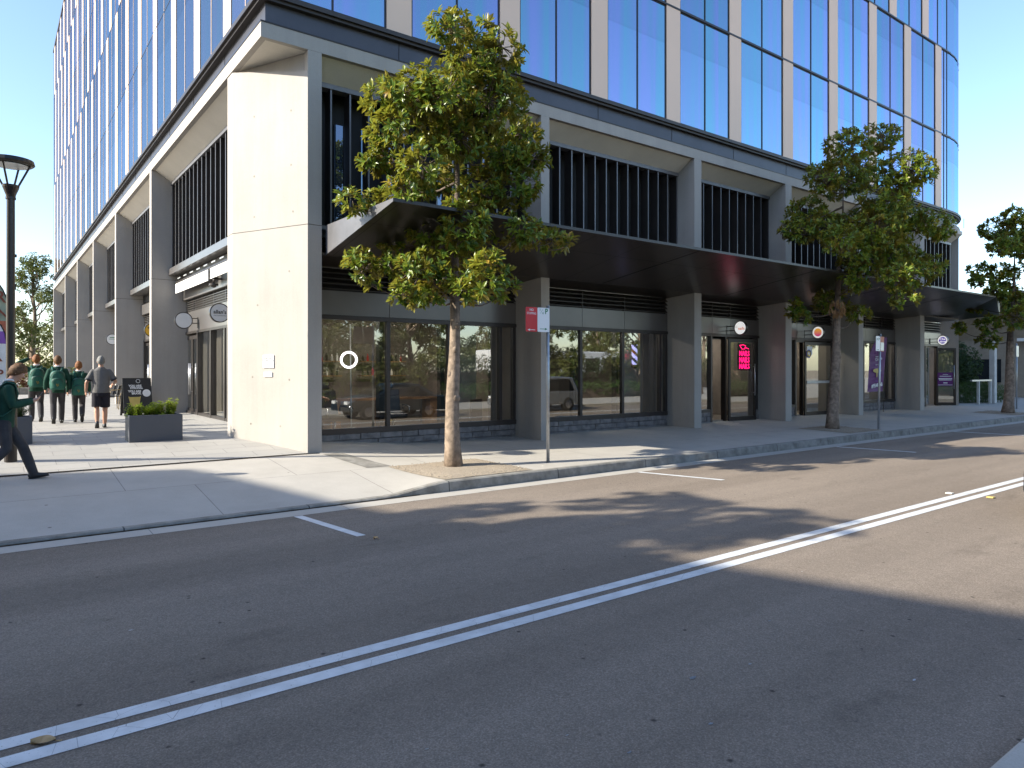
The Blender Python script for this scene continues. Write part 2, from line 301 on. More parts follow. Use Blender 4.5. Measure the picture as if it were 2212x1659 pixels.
def tag(o, label=None, cat=None, group=None, kind=None):
    if label: o['label'] = label
    if cat: o['category'] = cat
    if group: o['group'] = group
    if kind: o['kind'] = kind
    return o
def thing(name, label, cat, loc=(0, 0, 0), rz=0, group=None):
    o = bpy.data.objects.new(name, None); o.empty_display_size = .2; C.objects.link(o); o.location = loc; o.rotation_euler = (0, 0, rz)
    return tag(o, label, cat, group)
def copy_tree(o, parent=None):
    c = o.copy(); C.objects.link(c)
    if parent: c.parent = parent
    for ch in [k for k in o.children]: copy_tree(ch, c)
    return c
def text(name, body, size, mat, parent, loc, rot, align='CENTER', ext=.001, sx=1, bold=0):
    cu = bpy.data.curves.new(name, 'FONT'); cu.body = body; cu.size = size; cu.align_x = align; cu.align_y = 'CENTER'; cu.extrude = ext; cu.offset = bold
    cu.materials.append(MATS[mat]); cu.resolution_u = 3
    o = bpy.data.objects.new(name, cu); C.objects.link(o); o.parent = parent; o.location = loc; o.rotation_euler = rot; o.scale = (sx, 1, 1)
    return o
def ss(a, b, x): t = max(0, min(1, (x-a)/(b-a))); return t*t*(3-2*t)
def lerp(pts, y):
    if y <= pts[0][0]: return pts[0][1]
    for (a, p), (b, q) in zip(pts, pts[1:]):
        if y <= b: return p+(q-p)*(y-a)/(b-a)
    return pts[-1][1]
LP = [(9.95, -.262), (10.1, -.245), (11.7, -.06), (13.5, .09), (14.4, .2), (15.4, .3), (17, .335), (19, .34), (400, .34)]
def gh(x, y):
    b = -.025*(14.5-y) if y < 14.5 else 0
    w = 1-ss(4.9, 6.15+max(0, y-9.95)*.62, x)
    return b*(1-w)+lerp(LP, y)*w
ZR = -.29
# ================================================================ SETTING
def grid(name, xs, ys, mat, hf, skip=None):
    mb = MB(); nx = len(xs); ny = len(ys)
    mb.v = [V((x, y, hf(x, y))) for y in ys for x in xs]
    for j in range(ny-1):
        for i in range(nx-1):
            if skip and skip((xs[i]+xs[i+1])/2, (ys[j]+ys[j+1])/2): continue
            mb.f.append([j*nx+i, j*nx+i+1, (j+1)*nx+i+1, (j+1)*nx+i]); mb.m.append(0)
    o = mb.build(name, mat, smooth=True); return tag(o, kind='structure')
def fr(a, b, s): n = max(1, round((b-a)/s)); return [a+(b-a)*i/n for i in range(n+1)]
g = MB().box(-700, 900, -700, 900, -.9, -.7).build('ground', 'gravel'); tag(g, kind='structure')
o = MB().box(-260, 320, 1.2, 9.97, -.6, ZR).build('road', 'asphalt'); tag(o, kind='structure')
XS = fr(-60, 0, 6)[:-1]+fr(0, 12, .3)[:-1]+fr(12, 120, 6)
foot = grid('footpath', XS, fr(10.1, 13.44, .24), 'footpath_concrete', gh)
grid('footpath_by_shops', fr(5.3, 12, .3)[:-1]+fr(12, 40, 4), fr(13.44, 15.4, .28), 'footpath_concrete', lambda x, y: gh(x, y)-.001)
grid('footpath_corner', fr(36.2, 62, 4), fr(13.44, 60, 5), 'footpath_concrete', lambda x, y: gh(40, min(y, 14.5))-.002)
grid('plaza', fr(-60, 0, 6)[:-1]+fr(0, 5.6, .4), fr(13.56, 20, .3)[:-1]+fr(20, 90, 5), 'paver', gh, lambda x, y: x > 5.3 and y < 15.3)
mb = MB()
for x0, x1 in zip(fr(-20, 5.3, .5), fr(-20, 5.3, .5)[1:]):
    mb.add([(x0, 13.44, gh(x0, 13.5)-.012), (x1, 13.44, gh(x1, 13.5)-.012), (x1, 13.56, gh(x1, 13.5)-.012), (x0, 13.56, gh(x0, 13.5)-.012)], [(0, 1, 2, 3)])
    k = x0
    while k < x1-.01: mb.box(k, k+.02, 13.455, 13.545, gh(k, 13.5)-.012, gh(k, 13.5)-.004); k += .045
o = mb.build('drain_channel', 'bronze'); tag(o, kind='structure')
# kerb
mb = MB(); kx = fr(-60, 0, 6)[:-1]+fr(0, 12, .2)[:-1]+fr(12, 120, 4)
for a, b in zip(kx, kx[1:]):
    za, zb = gh(a, 10.1)+.003, gh(b, 10.1)+.003
    mb.add([(a, 9.955, ZR-.1), (b, 9.955, ZR-.1), (b, 9.985, zb-.02), (a, 9.985, za-.02), (b, 10.01, zb), (a, 10.01, za), (b, 10.12, zb), (a, 10.12, za)],
           [(0, 1, 2, 3), (3, 2, 4, 5), (5, 4, 6, 7)])
o = mb.build('kerb', 'kerb_concrete'); tag(o, kind='structure')
mb = MB()
for a, b in zip(kx, kx[1:]): mb.add([(a, 9.62, ZR+.004), (b, 9.62, ZR+.004), (b, 9.957, ZR+.012), (a, 9.957, ZR+.012)], [(0, 1, 2, 3)])
o = mb.build('gutter', 'footpath_concrete'); tag(o, kind='structure')
mb = MB()
for a, b in zip(fr(-40, 5.6, .4), fr(-40, 5.6, .4)[1:]): mb.add([(a, 9.94, ZR+.016), (b, 9.94, ZR+.016), (b, 9.975, ZR+.020), (a, 9.975, ZR+.020)], [(0, 1, 2, 3)]); mb.add([(a, 9.950, ZR), (b, 9.950, ZR), (b, 9.952, ZR+.024), (a, 9.952, ZR+.024)], [(0, 1, 2, 3)])
o = mb.build('driveway_joint', 'soil'); tag(o, kind='structure')
# opposite side
mb = MB(); mb.box(-60, 120, 1.17, 1.31, -.6, -.14); o = mb.build('opposite_kerb', 'footpath_concrete', bevel=.02); tag(o, kind='structure')
o = MB().box(-60, 120, -1.6, 1.175, -.6, -.143).build('opposite_footpath', 'footpath_concrete'); tag(o, kind='structure')
o = MB().box(-90, 160, -60, -1.6, -.6, -.16).build('car_park', 'footpath_concrete'); tag(o, kind='structure')
# markings
mb = MB()
for y0, y1 in ((4.665, 4.795), (4.445, 4.575)):
    for a, b in zip(fr(-40, 120, 4), fr(-40, 120, 4)[1:]): mb.quad((a, y0, ZR+.004), (b, y0, ZR+.004), (b, y1, ZR+.004), (a, y1, ZR+.004))
for x, dx, y0, y1 in ((3.4, .22, 9.6, 8.0), (10.33, .5, 9.62, 8.0), (17.9, .35, 9.62, 7.8), (25.3, .3, 9.62, 7.7), (32.4, .3, 9.62, 7.8), (-3.5, .25, 9.6, 8)):
    mb.quad((x+dx, y1, ZR+.004), (x+dx+.12, y1, ZR+.004), (x+.12, y0, ZR+.004), (x, y0, ZR+.004))
o = mb.build('road_markings', 'road_paint'); tag(o, kind='structure')
rnd = random.Random(77); mb = MB()
for x, y, r in ((3.75, 3.0, .05), (3.35, 2.55, .035), (4.25, 2.9, .025), (2.75, 2.62, .03), (2.6, 2.95, .02), (5.1, 3.3, .03), (4.9, 2.1, .03), (1.9, 3.3, .02), (6.6, 3.9, .02), (.9, 6.2, .03)):
    n = 9; mb.add([(x+math.cos(6.28*k/n)*r*.5*rnd.uniform(.3, 1)*1.9, y+math.sin(6.28*k/n)*r*.4*rnd.uniform(.3, 1), ZR+.004) for k in range(n)], [list(range(n))])
o = mb.build('white_spots', 'galv'); tag(o, kind='structure')
# paving patch and tree pits
mb = MB(); P4 = [(5.32, 13.4), (5.75, 13.4), (6.06, 11.86), (5.56, 11.86)]
for i in range(6):
    t0, t1 = i/6, (i+1)/6
    L = lambda t: (P4[0][0]+(P4[3][0]-P4[0][0])*t, P4[0][1]+(P4[3][1]-P4[0][1])*t); Rr = lambda t: (P4[1][0]+(P4[2][0]-P4[1][0])*t, P4[1][1]+(P4[2][1]-P4[1][1])*t)
    q = [L(t1), Rr(t1), Rr(t0), L(t0)]; mb.add([(x, y, gh(x, y)+.005) for x, y in q], [(0, 1, 2, 3)])
o = mb.build('paving_patch', 'kerb_concrete'); tag(o, kind='structure')
def pit(name, pts, seed):
    rnd = random.Random(seed); mb = MB()
    n = 12
    def P(u, v):
        a = V(pts[0]).lerp(V(pts[1]), u); b = V(pts[3]).lerp(V(pts[2]), u); return a.lerp(b, v)
    mb.v = []
    for j in range(n+1):
        for i in range(n+1):
            p = P(i/n, j/n); e = min(i, j, n-i, n-j); mb.v.append(V((p.x, p.y, gh(p.x, p.y)+.006+min(e, 2)*.008+rnd.random()*.006)))
    for j in range(n):
        for i in range(n): mb.f.append([j*(n+1)+i, (j+1)*(n+1)+i, (j+1)*(n+1)+i+1, j*(n+1)+i+1]); mb.m.append(0)
    for k in range(500):
        p = P(rnd.random(), rnd.random()); s = rnd.uniform(.006, .018); z = gh(p.x, p.y)+.02
        mb.add([(p.x-s, p.y, z), (p.x, p.y-s, z), (p.x+s, p.y, z), (p.x, p.y+s, z), (p.x, p.y, z+s)], [(0, 1, 4), (1, 2, 4), (2, 3, 4), (3, 0, 4)])
    o = mb.build(name, 'gravel'); tag(o, kind='structure'); return o
pit('tree_pit', [(5.96, 11.8, 0), (7.95, 11.85, 0), (8.1, 10.15, 0), (6.2, 10.13, 0)], 1)
pit('tree_pit', [(19.9, 11.9, 0), (21.8, 11.9, 0), (21.9, 10.3, 0), (20.0, 10.3, 0)], 2)
pit('tree_pit', [(33.2, 11.9, 0), (35.1, 11.9, 0), (35.2, 10.3, 0), (33.3, 10.3, 0)], 3)
# ================================================================ OFFICE BUILDING
X0, Y0 = 4.17, 13.57; YS = 14.65; XSH = 5.24; YEND = 67.1; ZT = 27.4; CX, CR = 35.4, 5.5
B = thing('office_building', 'glass and tan office block over a white concrete shop podium with black street canopy', 'building', (X0, Y0, 0))
def bld(mb, name, mat=None, par=None, **k):
    o = mb.build(name, mat, None, **k)
    if par is None:
        o.parent = B; o.matrix_parent_inverse = Matrix.Translation(-B.location)
    else:
        o.parent = par
    return o
def arc(off, a0=-90, a1=10, n=14, r=CR):   # rounded far corner, offset outward
    return [(CX+(r+off)*math.cos(R(a0+(a1-a0)*i/n)), Y0+r+(r+off)*math.sin(R(a0+(a1-a0)*i/n))) for i in range(n+1)]
YB = 60.
def ringpoly(off):   # plan outline of the block, offset outward by off
    return [(X0-off, Y0-off)]+arc(off)+[(CX+CR+off-.1, YB), (X0-off, YB)]
def ringpoly2(off): return [(X0-off, Y0-off)]+arc(off)+[(CX+CR+off-.1, YEND), (X0-off, YEND)]
# tower core, tan wall, roof
cm = MB().use('black_void'); cm.prism(ringpoly2(-.16), 9.0, ZT-.1); 
bld(cm, 'core')
wm = MB().use('tan_panel'); wl = MB().use('tan_panel')
FL = [(9.06, 12.39), (12.45, 16.27), (16.33, 19.8), (19.86, 23.4), (23.46, 27.2)]
tpx = lambda f: 6.83-3.0+(1.7 if f >= 2 else 0)
tpy = lambda f: 15.69+(1.74 if 2 <= f < 4 else 0)
wins = []
for f, (z0, z1) in enumerate(FL):
    x = tpx(f); prev = X0+.02
    while True:
        if x > X0+.1 and x < CX-.3:
            wm.box(x, x+.6, Y0+.01, Y0+.16, z0, z1)
        if x > X0+.3:
            if x-prev > .3: wins.append(('s', f, prev, min(x, CX-.3), z0, z1))
        if x >= CX-.3: break
        prev = max(x+.6, X0+.02); x += 3.0
    y = tpy(f); prev = Y0+.02
    while True:
        ye = min(y, YEND-.05)
        if ye-prev > .2: wins.append(('l', f, prev, ye, z0, z1))
        if y > YEND-.6: break
        wl.box(X0+.01, X0+.16, y, y+.6, z0, z1); prev = y+.6; y += 2.76
bld(wm, 'wall'); bld(wl, 'wall')
def proj(p):
    d = V(p)-CAMP; t = d.dot(CAMF)
    return (1106+1508*d.dot(CAMR)/t, 797-1508*d.z/t) if t > .1 else (-9e9, 0)
fm_rest = MB(); shown = 0
def win_geo(mb, w, frame=True):
    side, f, a, b, z0, z1 = w; mid = (a+b)/2
    if side == 's':
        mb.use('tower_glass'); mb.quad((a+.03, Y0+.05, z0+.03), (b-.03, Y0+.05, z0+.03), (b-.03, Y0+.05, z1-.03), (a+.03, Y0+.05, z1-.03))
        mb.use('black_metal')
        for q in (a, b-.035, mid-.02): mb.box(q, q+.035, Y0+.03, Y0+.14, z0, z1)
        mb.box(a+.035, b-.035, Y0+.032, Y0+.14, z0, z0+.03); mb.box(a+.035, b-.035, Y0+.032, Y0+.14, z1-.03, z1)
    else:
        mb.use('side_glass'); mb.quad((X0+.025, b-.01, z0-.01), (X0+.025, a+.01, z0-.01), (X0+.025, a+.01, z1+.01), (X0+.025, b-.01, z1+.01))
        mb.use('tan_panel'); mb.box(X0+.016, X0+.14, mid-.012, mid+.012, z0, z1)
def inview(w):
    side, f, a, b, z0, z1 = w; n = 0
    for u in (.2, .5, .8):
        for zz in (.1, .5, .9):
            q = a+(b-a)*u; z = z0+(z1-z0)*zz; p = proj((q, Y0, z) if side == 's' else (X0, q, z))
            n += 0 <= p[0] <= 2212 and 0 <= p[1] <= 1659
    return n
def size(w):
    side, f, a, b, z0, z1 = w; m = (a+b)/2; d = ((m, Y0) if side == 's' else (X0, m)); return inview(w)/9/max(1, V((d[0], d[1], 0)).length)**(2 if side == 's' else 3)
order = sorted(wins, key=lambda w: -size(w))
for i, w in enumerate(order):
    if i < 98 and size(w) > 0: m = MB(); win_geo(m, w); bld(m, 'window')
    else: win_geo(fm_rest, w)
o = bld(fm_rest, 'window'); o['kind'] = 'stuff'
# curved corner glazing
for f, (z0, z1) in enumerate(FL):
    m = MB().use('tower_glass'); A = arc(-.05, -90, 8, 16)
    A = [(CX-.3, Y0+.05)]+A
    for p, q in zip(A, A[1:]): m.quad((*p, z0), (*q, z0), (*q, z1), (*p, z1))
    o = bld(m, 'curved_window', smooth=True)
    m2 = MB().use('black_metal')
    Ao = arc(-.02, -90, 8, 16)
    for p, q in zip(Ao, Ao[1:]): m2.quad((*p, z1), (*q, z1), (*q, z1+.06), (*p, z1+.06))
    for k in (5, 10): p = Ao[k]; m2.box(p[0]-.02, p[0]+.02, p[1]-.02, p[1]+.02, z0, z1)
    m2.build('mullion', None, o)
# spandrel lines, roof edge
m = MB().use('black_metal')
for (a, b) in zip(FL, FL[1:]):
    m.box(X0+.045, CX, Y0+.0, Y0+.15, a[1], b[0]); 
m.use('bronze')
for (a, b) in zip(FL, FL[1:]): m.box(X0+.018, X0+.15, Y0+.16, YEND, a[1]+.02, b[0]-.02)
bld(m, 'spandrel')
m = MB().use('dark_band'); m.prism(ringpoly2(.02), ZT-.2, ZT); bld(m, 'roof')
# dark metal band + ledge between podium and tower
m = MB().use('dark_band'); m.prism(ringpoly2(-.12), 8.46, 9.0); m.use('black_metal')
x = X0+3.0
for k in range(12):
    m.box(x, x+.018, Y0+.112, Y0+.13, 8.47, 8.93); m.box(X0+.112, X0+.13, Y0+x-X0, Y0+x-X0+.018, 8.47, 8.93); x += 3.0
bld(m, 'metal_band')
m = MB().use('ledge'); m.prism(ringpoly2(.06), 8.94, 9.03); m.prism(ringpoly2(.0), 8.88, 8.94); bld(m, 'ledge')
# podium fascia (ring) and soffits
def ringbeam(mb, o0, o1, z0, z1):   # hollow ring between outer offset o0 and inner offset o1 along street and side
    A = [(X0-o0, YEND), (X0-o0, Y0-o0)]+arc(o0); Bp = [(X0-o1, YEND), (X0-o1, Y0-o1)]+arc(o1)
    n = len(A); vs = [(x, y, z) for z in (z0, z1) for (x, y) in A]+[(x, y, z) for z in (z0, z1) for (x, y) in Bp]
    fs = []
    for i in range(n-1):
        fs += [(i, i+1, n+i+1, n+i), (2*n+i+1, 2*n+i, 3*n+i, 3*n+i+1), (n+i, n+i+1, 3*n+i+1, 3*n+i), (i+1, i, 2*n+i, 2*n+i+1)]
    mb.add(vs, fs)
m = MB().use('concrete'); ringbeam(m, 0, -.12, 8.14, 8.43); bld(m, 'fascia')
m = MB().use('black_metal'); ringbeam(m, .012, -.1, 8.432, 8.458); bld(m, 'fascia_cap')
COLS = [(11.09, 11.36), (17.07, 17.4), (21.95, 22.32), (26.96, 27.32), (32.27, 32.67)]
FINS = [(24.79, 25.11), (32.55, 32.86), (40.2, 40.52), (48.0, 48.32), (56.1, 56.42), (66.75, 67.06)]
ZJ = 4.66
def column(poly_or_box):
    x0, x1, y0, y1 = poly_or_box
    m = MB().use('concrete'); m.box(x0, x1, y0, y1, -.4, ZJ-.006); m.box(x0, x1, y0, y1, ZJ+.006, 8.138); m.use('black_metal'); m.box(x0+.012, x1-.012, y0+.012, y1, ZJ-.006, ZJ+.006)
    return bld(m, 'column')
for a, b in COLS: column((a, b, Y0+.0, YS+.2))
for a, b in FINS:
    m = MB().use('concrete'); m.box(X0, XSH+.3, a, b, 0, ZJ-.006); m.box(X0, XSH+.3, a, b, ZJ+.006, 8.138); m.use('black_metal'); m.box(X0+.012, XSH+.3, a+.012, b-.012, ZJ-.006, ZJ+.006); bld(m, 'column')
# far end pier (curved)
ctr = V((CX, Y0+CR)); q = [ctr+V((math.cos(R(a)), math.sin(R(a))))*r for r, a in ((CR, -62.3), (CR, -58.6), (CR-1.25, -57.5), (CR-1.25, -62.3))]
m = MB().use('concrete'); m.prism([tuple(p) for p in q], -.3, 8.138); bld(m, 'column')
# corner column with raked face
cp = [(5.09, Y0), (5.38, Y0), (5.38, 15.9), (4.17, 15.9), (4.17, 15.52)]
m = MB().use('concrete'); m.prism(cp, -.3, ZJ-.006); m.prism(cp, ZJ+.006, [7.72, 7.72, 8.1, 8.1, 8.1])
ci = [(5.17, Y0+.05), (5.38, Y0+.05), (5.38, 15.9), (4.25, 15.9), (4.25, 15.56)]; m.prism(ci, 7.6, 8.136)
m.box(5.092, 5.38, Y0+.001, Y0+.2, 7.7, 8.137); m.use('black_metal'); m.prism(ci, ZJ-.01, ZJ+.01)
# tie holes
cc = bld(m, 'column')
nrm = V((5.09-4.17, Y0-15.52, 0)); dirv = -nrm.normalized(); nn = V((-(15.52-Y0), -(5.09-4.17), 0)).normalized()
for u, z in [(.45, 7.0), (1.5, 7.05), (.45, 5.9), (1.5, 5.8), (.4, 4.95), (1.5, 4.95), (.5, 3.75), (1.4, 3.1), (.5, 1.55), (1.55, 1.6), (.75, .6), (1.6, .62)]:
    p = V((5.09, Y0, 0))+dirv*u; MB().use('kerb_concrete').disc((p.x+nn.x*.001, p.y+nn.y*.001, z), nn, .022, .002, 12).build('tie_hole', None, cc)
for ch in cc.children: ch.parent = cc; ch.matrix_parent_inverse = Matrix.Identity(4)
# soffits
m = MB().use('soffit')
prof = [(Y0+.12, 8.139), (Y0+.62, 7.82), (Y0+.62, 8.3), (Y0+.12, 8.3)]
edges = [5.38]+[v for c in COLS for v in c]+[37.0]
BAYS = [(edges[i], edges[i+1]) for i in range(0, len(edges), 2)]
for a, b in BAYS: m.extr(prof, a, b, 'x')
LB = [(15.9, FINS[0][0])]+[(FINS[i][1], FINS[i+1][0]) for i in range(5)]
prof = [(X0+.12, 8.139), (X0+.62, 8.3), (X0+.62, 7.82)]
for a, b in LB: m.extr([(X0+.12, 8.139), (X0+.12, 8.3), (X0+.62, 8.3), (X0+.62, 7.82)], a, b, 'y')
m.prism([(4.18+.1, Y0+.1), (5.36, Y0+.1), (5.36, 15.6), (4.28, 15.6)], 8.141, 8.3)
bld(m, 'soffit')
# upper louver screens, street side
YL = 14.2
for bi, (a, b) in enumerate(BAYS):
    m = MB().use('louver_metal'); m.box(a, b, YL-.03, YL+.22, 7.72, 7.82); m.box(a, b, YL-.03, YL+.22, 4.72, 4.8)
    n = round((b-a)/.44); 
    for k in range(n+1):
        x = a+.02+(b-a-.06)*k/n; m.use('bronze').box(x-.012, x+.016, YL+.012, YL+.3, 4.8, 7.72); m.use('louver_metal').box(x-.016, x+.020, YL, YL+.012, 4.8, 7.72)
    m.use('black_void'); m.box(a, b, YL+.6, YL+.65, 4.5, 7.9); m.box(a, b, YL+.22, YL+.6, 7.8, 7.9); m.box(a, b, YL+.22, YL+.6, 4.6, 4.7)
    o = bld(m, 'louver_screen')
    if bi == 0:
        g = MB().use('side_glass')
        for k in range(0, 8): x = a+.12+k*.64; g.box(x, x+.2, YL+.56, YL+.58, 5.0, 7.2)
        g.build('window', None, o)
for (a, b) in LB:
    m = MB().use('louver_metal'); XL = X0+.6; m.box(XL-.03, XL+.22, a, b, 7.72, 7.82); 
    n = round((b-a)/(.5 if a < 20 else .48))
    for k in range(n+1):
        y = a+.02+(b-a-.06)*k/n; m.use('bronze').box(XL+.012, XL+.3, y-.012, y+.016, 5.0, 7.72); m.use('louver_metal').box(XL, XL+.012, y-.016, y+.020, 5.0, 7.72)
    m.use('black_void'); m.box(XL+.4, XL+.45, a, b, 4.5, 7.9)
    bld(m, 'louver_screen')
    m = MB().use('bronze_panel'); m.box(XL-.1, XSH+.3, a, b, 4.80, 4.999); bld(m, 'sill')
# canopy
m = MB().use('black_metal')
prof = [(10.62, 4.60), (10.62, 4.66), (Y0-.003, 4.68), (Y0-.003, 4.07)]
m.extr(prof, 5.47, 31.9, 'x')
for (a, b) in BAYS[:-1]: m.extr([(Y0-.003, 4.068), (Y0-.003, 4.12), (YS+.1, 4.06), (YS+.1, 3.985)], a+.004, b-.004, 'x')
m.add([(31.9, 10.62, 4.60), (31.9, 10.62, 4.66), (31.9, Y0, 4.68), (31.9, Y0, 4.07), (35.3, 11.6, 4.12), (35.3, 11.6, 4.66), (37.6, 14.6, 4.66), (37.6, 14.6, 4.1)],
      [(0, 4, 5, 1), (4, 7, 6, 5), (1, 5, 6, 2), (0, 3, 7, 4)])
m.extr([(Y0-.003, 4.068), (Y0-.003, 4.12), (YS+.1, 4.06), (YS+.1, 3.985)], 32.675, 36.2, 'x')
can = bld(m, 'canopy')
MATS['black_metal'].node_tree.nodes['Principled BSDF'].inputs['Roughness'].default_value = .3
m = MB().use('louver_metal'); m.add([(5.462, Y0-.01, 4.08), (5.462, 10.63, 4.6), (5.462, 10.63, 4.655), (5.462, Y0-.01, 4.675), (5.468, Y0-.01, 4.08), (5.468, 10.63, 4.6), (5.468, 10.63, 4.655), (5.468, Y0-.01, 4.675)], [(0, 1, 2, 3)][::-1]+[(3, 2, 6, 7), (0, 4, 5, 1), (1, 5, 6, 2), (4, 7, 6, 5)])
o = m.build('end_panel', None, can)
m = MB().use('black_void')
zz = lambda y: 4.60+(y-10.62)*(4.07-4.60)/(Y0-10.62)
def strip(xa, ya, xb, yb, w=.012, d=.004):
    dx, dy = xb-xa, yb-ya; L = math.hypot(dx, dy); nx, ny = -dy/L*w, dx/L*w
    m.add([(xa-nx, ya-ny, zz(ya-ny)-d), (xb-nx, yb-ny, zz(yb-ny)-d), (xb+nx, yb+ny, zz(yb+ny)-d), (xa+nx, ya+ny, zz(ya+ny)-d)], [(0, 1, 2, 3)])
x = 5.6
while x < 31: strip(x, 10.7, x, Y0-.05, .006); x += 1.55
strip(5.5, 11.65, 31.8, 11.65, .006)
x = 8.1
for x in (8.6, 13.6, 18.9, 24.2, 29.2): strip(x, 10.66, x-.4, Y0-.02, .035)
m.build('joint', None, can)
m = MB().use('steel')
for (a, b) in BAYS: m.box(a, b, YS-.03, YS-.02, 3.985, 4.0)
bld(m, 'trim')
# ---------------------------------------------------------------- street shopfronts
def brick_base(a, b, y, seed, z1=.33):
    rnd = random.Random(seed); m = MB().use('mortar'); m.box(a, b, y+.03, y+.12, -.25, z1); m.use('brick_stone')
    for r in range(4):
        zb = z1-.145*(r+1); x = a-rnd.random()*.3
        while x < b:
            L = rnd.uniform(.34, .62); xa, xb = max(a, x), min(b, x+L-.012)
            if xb-xa > .05: m.box(xa, xb, y-rnd.random()*.03, y+.04, zb+.006, zb+.139)
            x += L
    o = bld(m, 'stone_base', bevel=.008, seg=1); return o
def pane(a, b, z0, z1, y, mat='shop_glass', name='shop_window'):
    m = MB().use(mat); m.quad((a, y, z0), (b, y, z0), (b, y, z1), (a, y, z1)); return bld(m, name)
def vents(a, b, joints, zt=3.97, zb=3.5):
    m = MB().use('bronze'); n = 4
    for k in range(n):
        z = zb+.02+(zt-zb)*k/n; m.add([(a, YS-.04, z), (b, YS-.04, z), (b, YS+.05, z+.085), (a, YS+.05, z+.085), (a, YS-.04, z+.02), (b, YS-.04, z+.02), (b, YS+.05, z+.105), (a, YS+.05, z+.105)], [(0, 1, 5, 4), (0, 3, 2, 1), (4, 5, 6, 7)])
    for j in joints: m.box(j-.01, j+.01, YS-.045, YS+.05, zb, zt)
    m.use('black_void'); m.box(a, b, YS+.06, YS+.1, zb, zt+.1)
    bld(m, 'vent_grille')
    m = MB().use('bronze_panel'); js = [a]+list(joints)+[b]
    for p, q in zip(js, js[1:]): m.box(p+.006, q-.006, YS-.035, YS+.1, 2.96, zb-.012)
    m.use('bronze'); m.box(a, b, YS-.06, YS+.1, 2.86, 2.945); m.box(a, b, YS-.02, YS+.08, 2.945, 3.5)
    bld(m, 'bulkhead_panel')
def window_bay(a, b, mull, seed):
    brick_base(a, b, YS-.02, seed)
    m = MB().use('bronze'); m.box(a, b, YS-.05, YS+.12, .33, .445)
    for j in mull: m.box(j-.045, j+.045, YS-.03, YS+.1, .445, 2.86)
    m.box(a, a+.06, YS-.03, YS+.1, .445, 2.86); m.box(b-.09, b, YS-.03, YS+.1, .445, 2.86)
    bld(m, 'shopfront_frame')
    js = [a]+mull+[b]
    for p, q in zip(js, js[1:]): pane(p+.05, q-.05, .44, 2.86, YS+.02)
    m = MB().use('black_void')
    for j in mull: m.box(j-.16, j-.045, YS+.12, YS+.3, .44, 2.9)
    bld(m, 'inner_post')
window_bay(*BAYS[0], [7.4, 9.05, 10.6], 11); vents(*BAYS[0], [7.42, 9.2])
window_bay(*BAYS[1], [13.42, 15.1, 16.75], 12); vents(*BAYS[1], [13.45, 15.15])
def door_bay(a, b, w1, d0, d1, rec, mat, seed):
    # narrow window a..w1, doorway w1..d1, then pier to b
    brick_base(a, w1, YS-.02, seed); brick_base(d1+.05, b, YS-.02, seed+50)
    m = MB().use('bronze'); m.box(a, w1, YS-.05, YS+.12, .33, .43); m.box(w1-.04, w1+.04, YS-.06, YS+.12, -.1, 2.86); m.box(w1, d1, YS+.1, YS+.125, 2.8, 2.86); m.box(d1, d1+.08, YS-.05, YS+.12, -.1, 2.86); bld(m, 'shopfront_frame'); m = MB().use('bronze'); m.box(d1+.08, b, YS, YS+.1, .33, 2.86); bld(m, 'side_panel'); pane(a, w1-.04, .43, 2.86, YS+.02)
    return
door_bay(*BAYS[2], 19.25, 19.95, 21.55, 0, None, 13); vents(*BAYS[2], [19.3, 20.3])
door_bay(*BAYS[3], 24.3, 24.4, 26.75, 0, None, 14); vents(*BAYS[3], [24.4, 25.9])
window_bay(*BAYS[4], [29.5, 31.6], 15); vents(*BAYS[4], [29.6, 31.0])
door_bay(*BAYS[5], 35.3, 35.4, 36.6, 0, None, 16); vents(*BAYS[5], [34.2])
def door(x0, x1, y, z0, z1, ang, bar=False, mat='door_glass', hand='r', hz=(1.0, 2.0)):
    """hinged glass door leaf with dark frame; hinge on the x0 side"""
    W_ = x1-x0; m = MB().use('black_metal')
    m.box(0, .1, -.025, .025, z0, z1); m.box(W_-.1, W_, -.025, .025, z0, z1); m.box(.1, W_-.1, -.025, .025, z0, z0+.14); m.box(.1, W_-.1, -.025, .025, z1-.12, z1)
    o = bld(m, 'door'); o.matrix_parent_inverse = Matrix.Translation(-B.location); o.location = (x0, y, 0); o.rotation_euler = (0, 0, ang)
    MB().use(mat).quad((.1, 0, z0+.14), (W_-.1, 0, z0+.14), (W_-.1, 0, z1-.12), (.1, 0, z1-.12)).build('pane', None, o)
    hx = W_-.13 if hand == 'r' else .13
    h = MB().use('steel'); h.tube([(hx, -.08, hz[0]), (hx, -.08, hz[1])], .017, 10); h.tube([(hx, -.08, hz[0]+.1), (hx, -.02, hz[0]+.1)], .01, 6); h.tube([(hx, -.08, hz[1]-.1), (hx, -.02, hz[1]-.1)], .01, 6); h.build('handle', None, o, smooth=True)
    if bar: MB().use('galv').box(.1, W_-.1, -.045, -.03, 1.22, 1.32).build('push_bar', None, o)
    return o
nd_ = door(20.12, 21.5, 14.58, 0, 2.8, R(-6), hz=(.85, 1.95))
door(24.85, 26.7, 14.58, 0, 2.8, R(-4), True, hz=(.85, 1.95))
ch_ = door(36.55, 37.5, 14.66, .02, 2.78, R(-37), hz=(.8, 1.95))
m = MB().use('black_metal'); m.box(19.29, 20.1, 14.75, 14.8, 2.78, 2.86); m.box(20.02, 20.1, 14.62, 14.8, 0, 2.86); m.box(24.34, 24.85, 14.6, 14.7, 2.78, 2.86); m.box(24.78, 24.85, 14.62, 14.75, 0, 2.8); bld(m, 'door_frame')
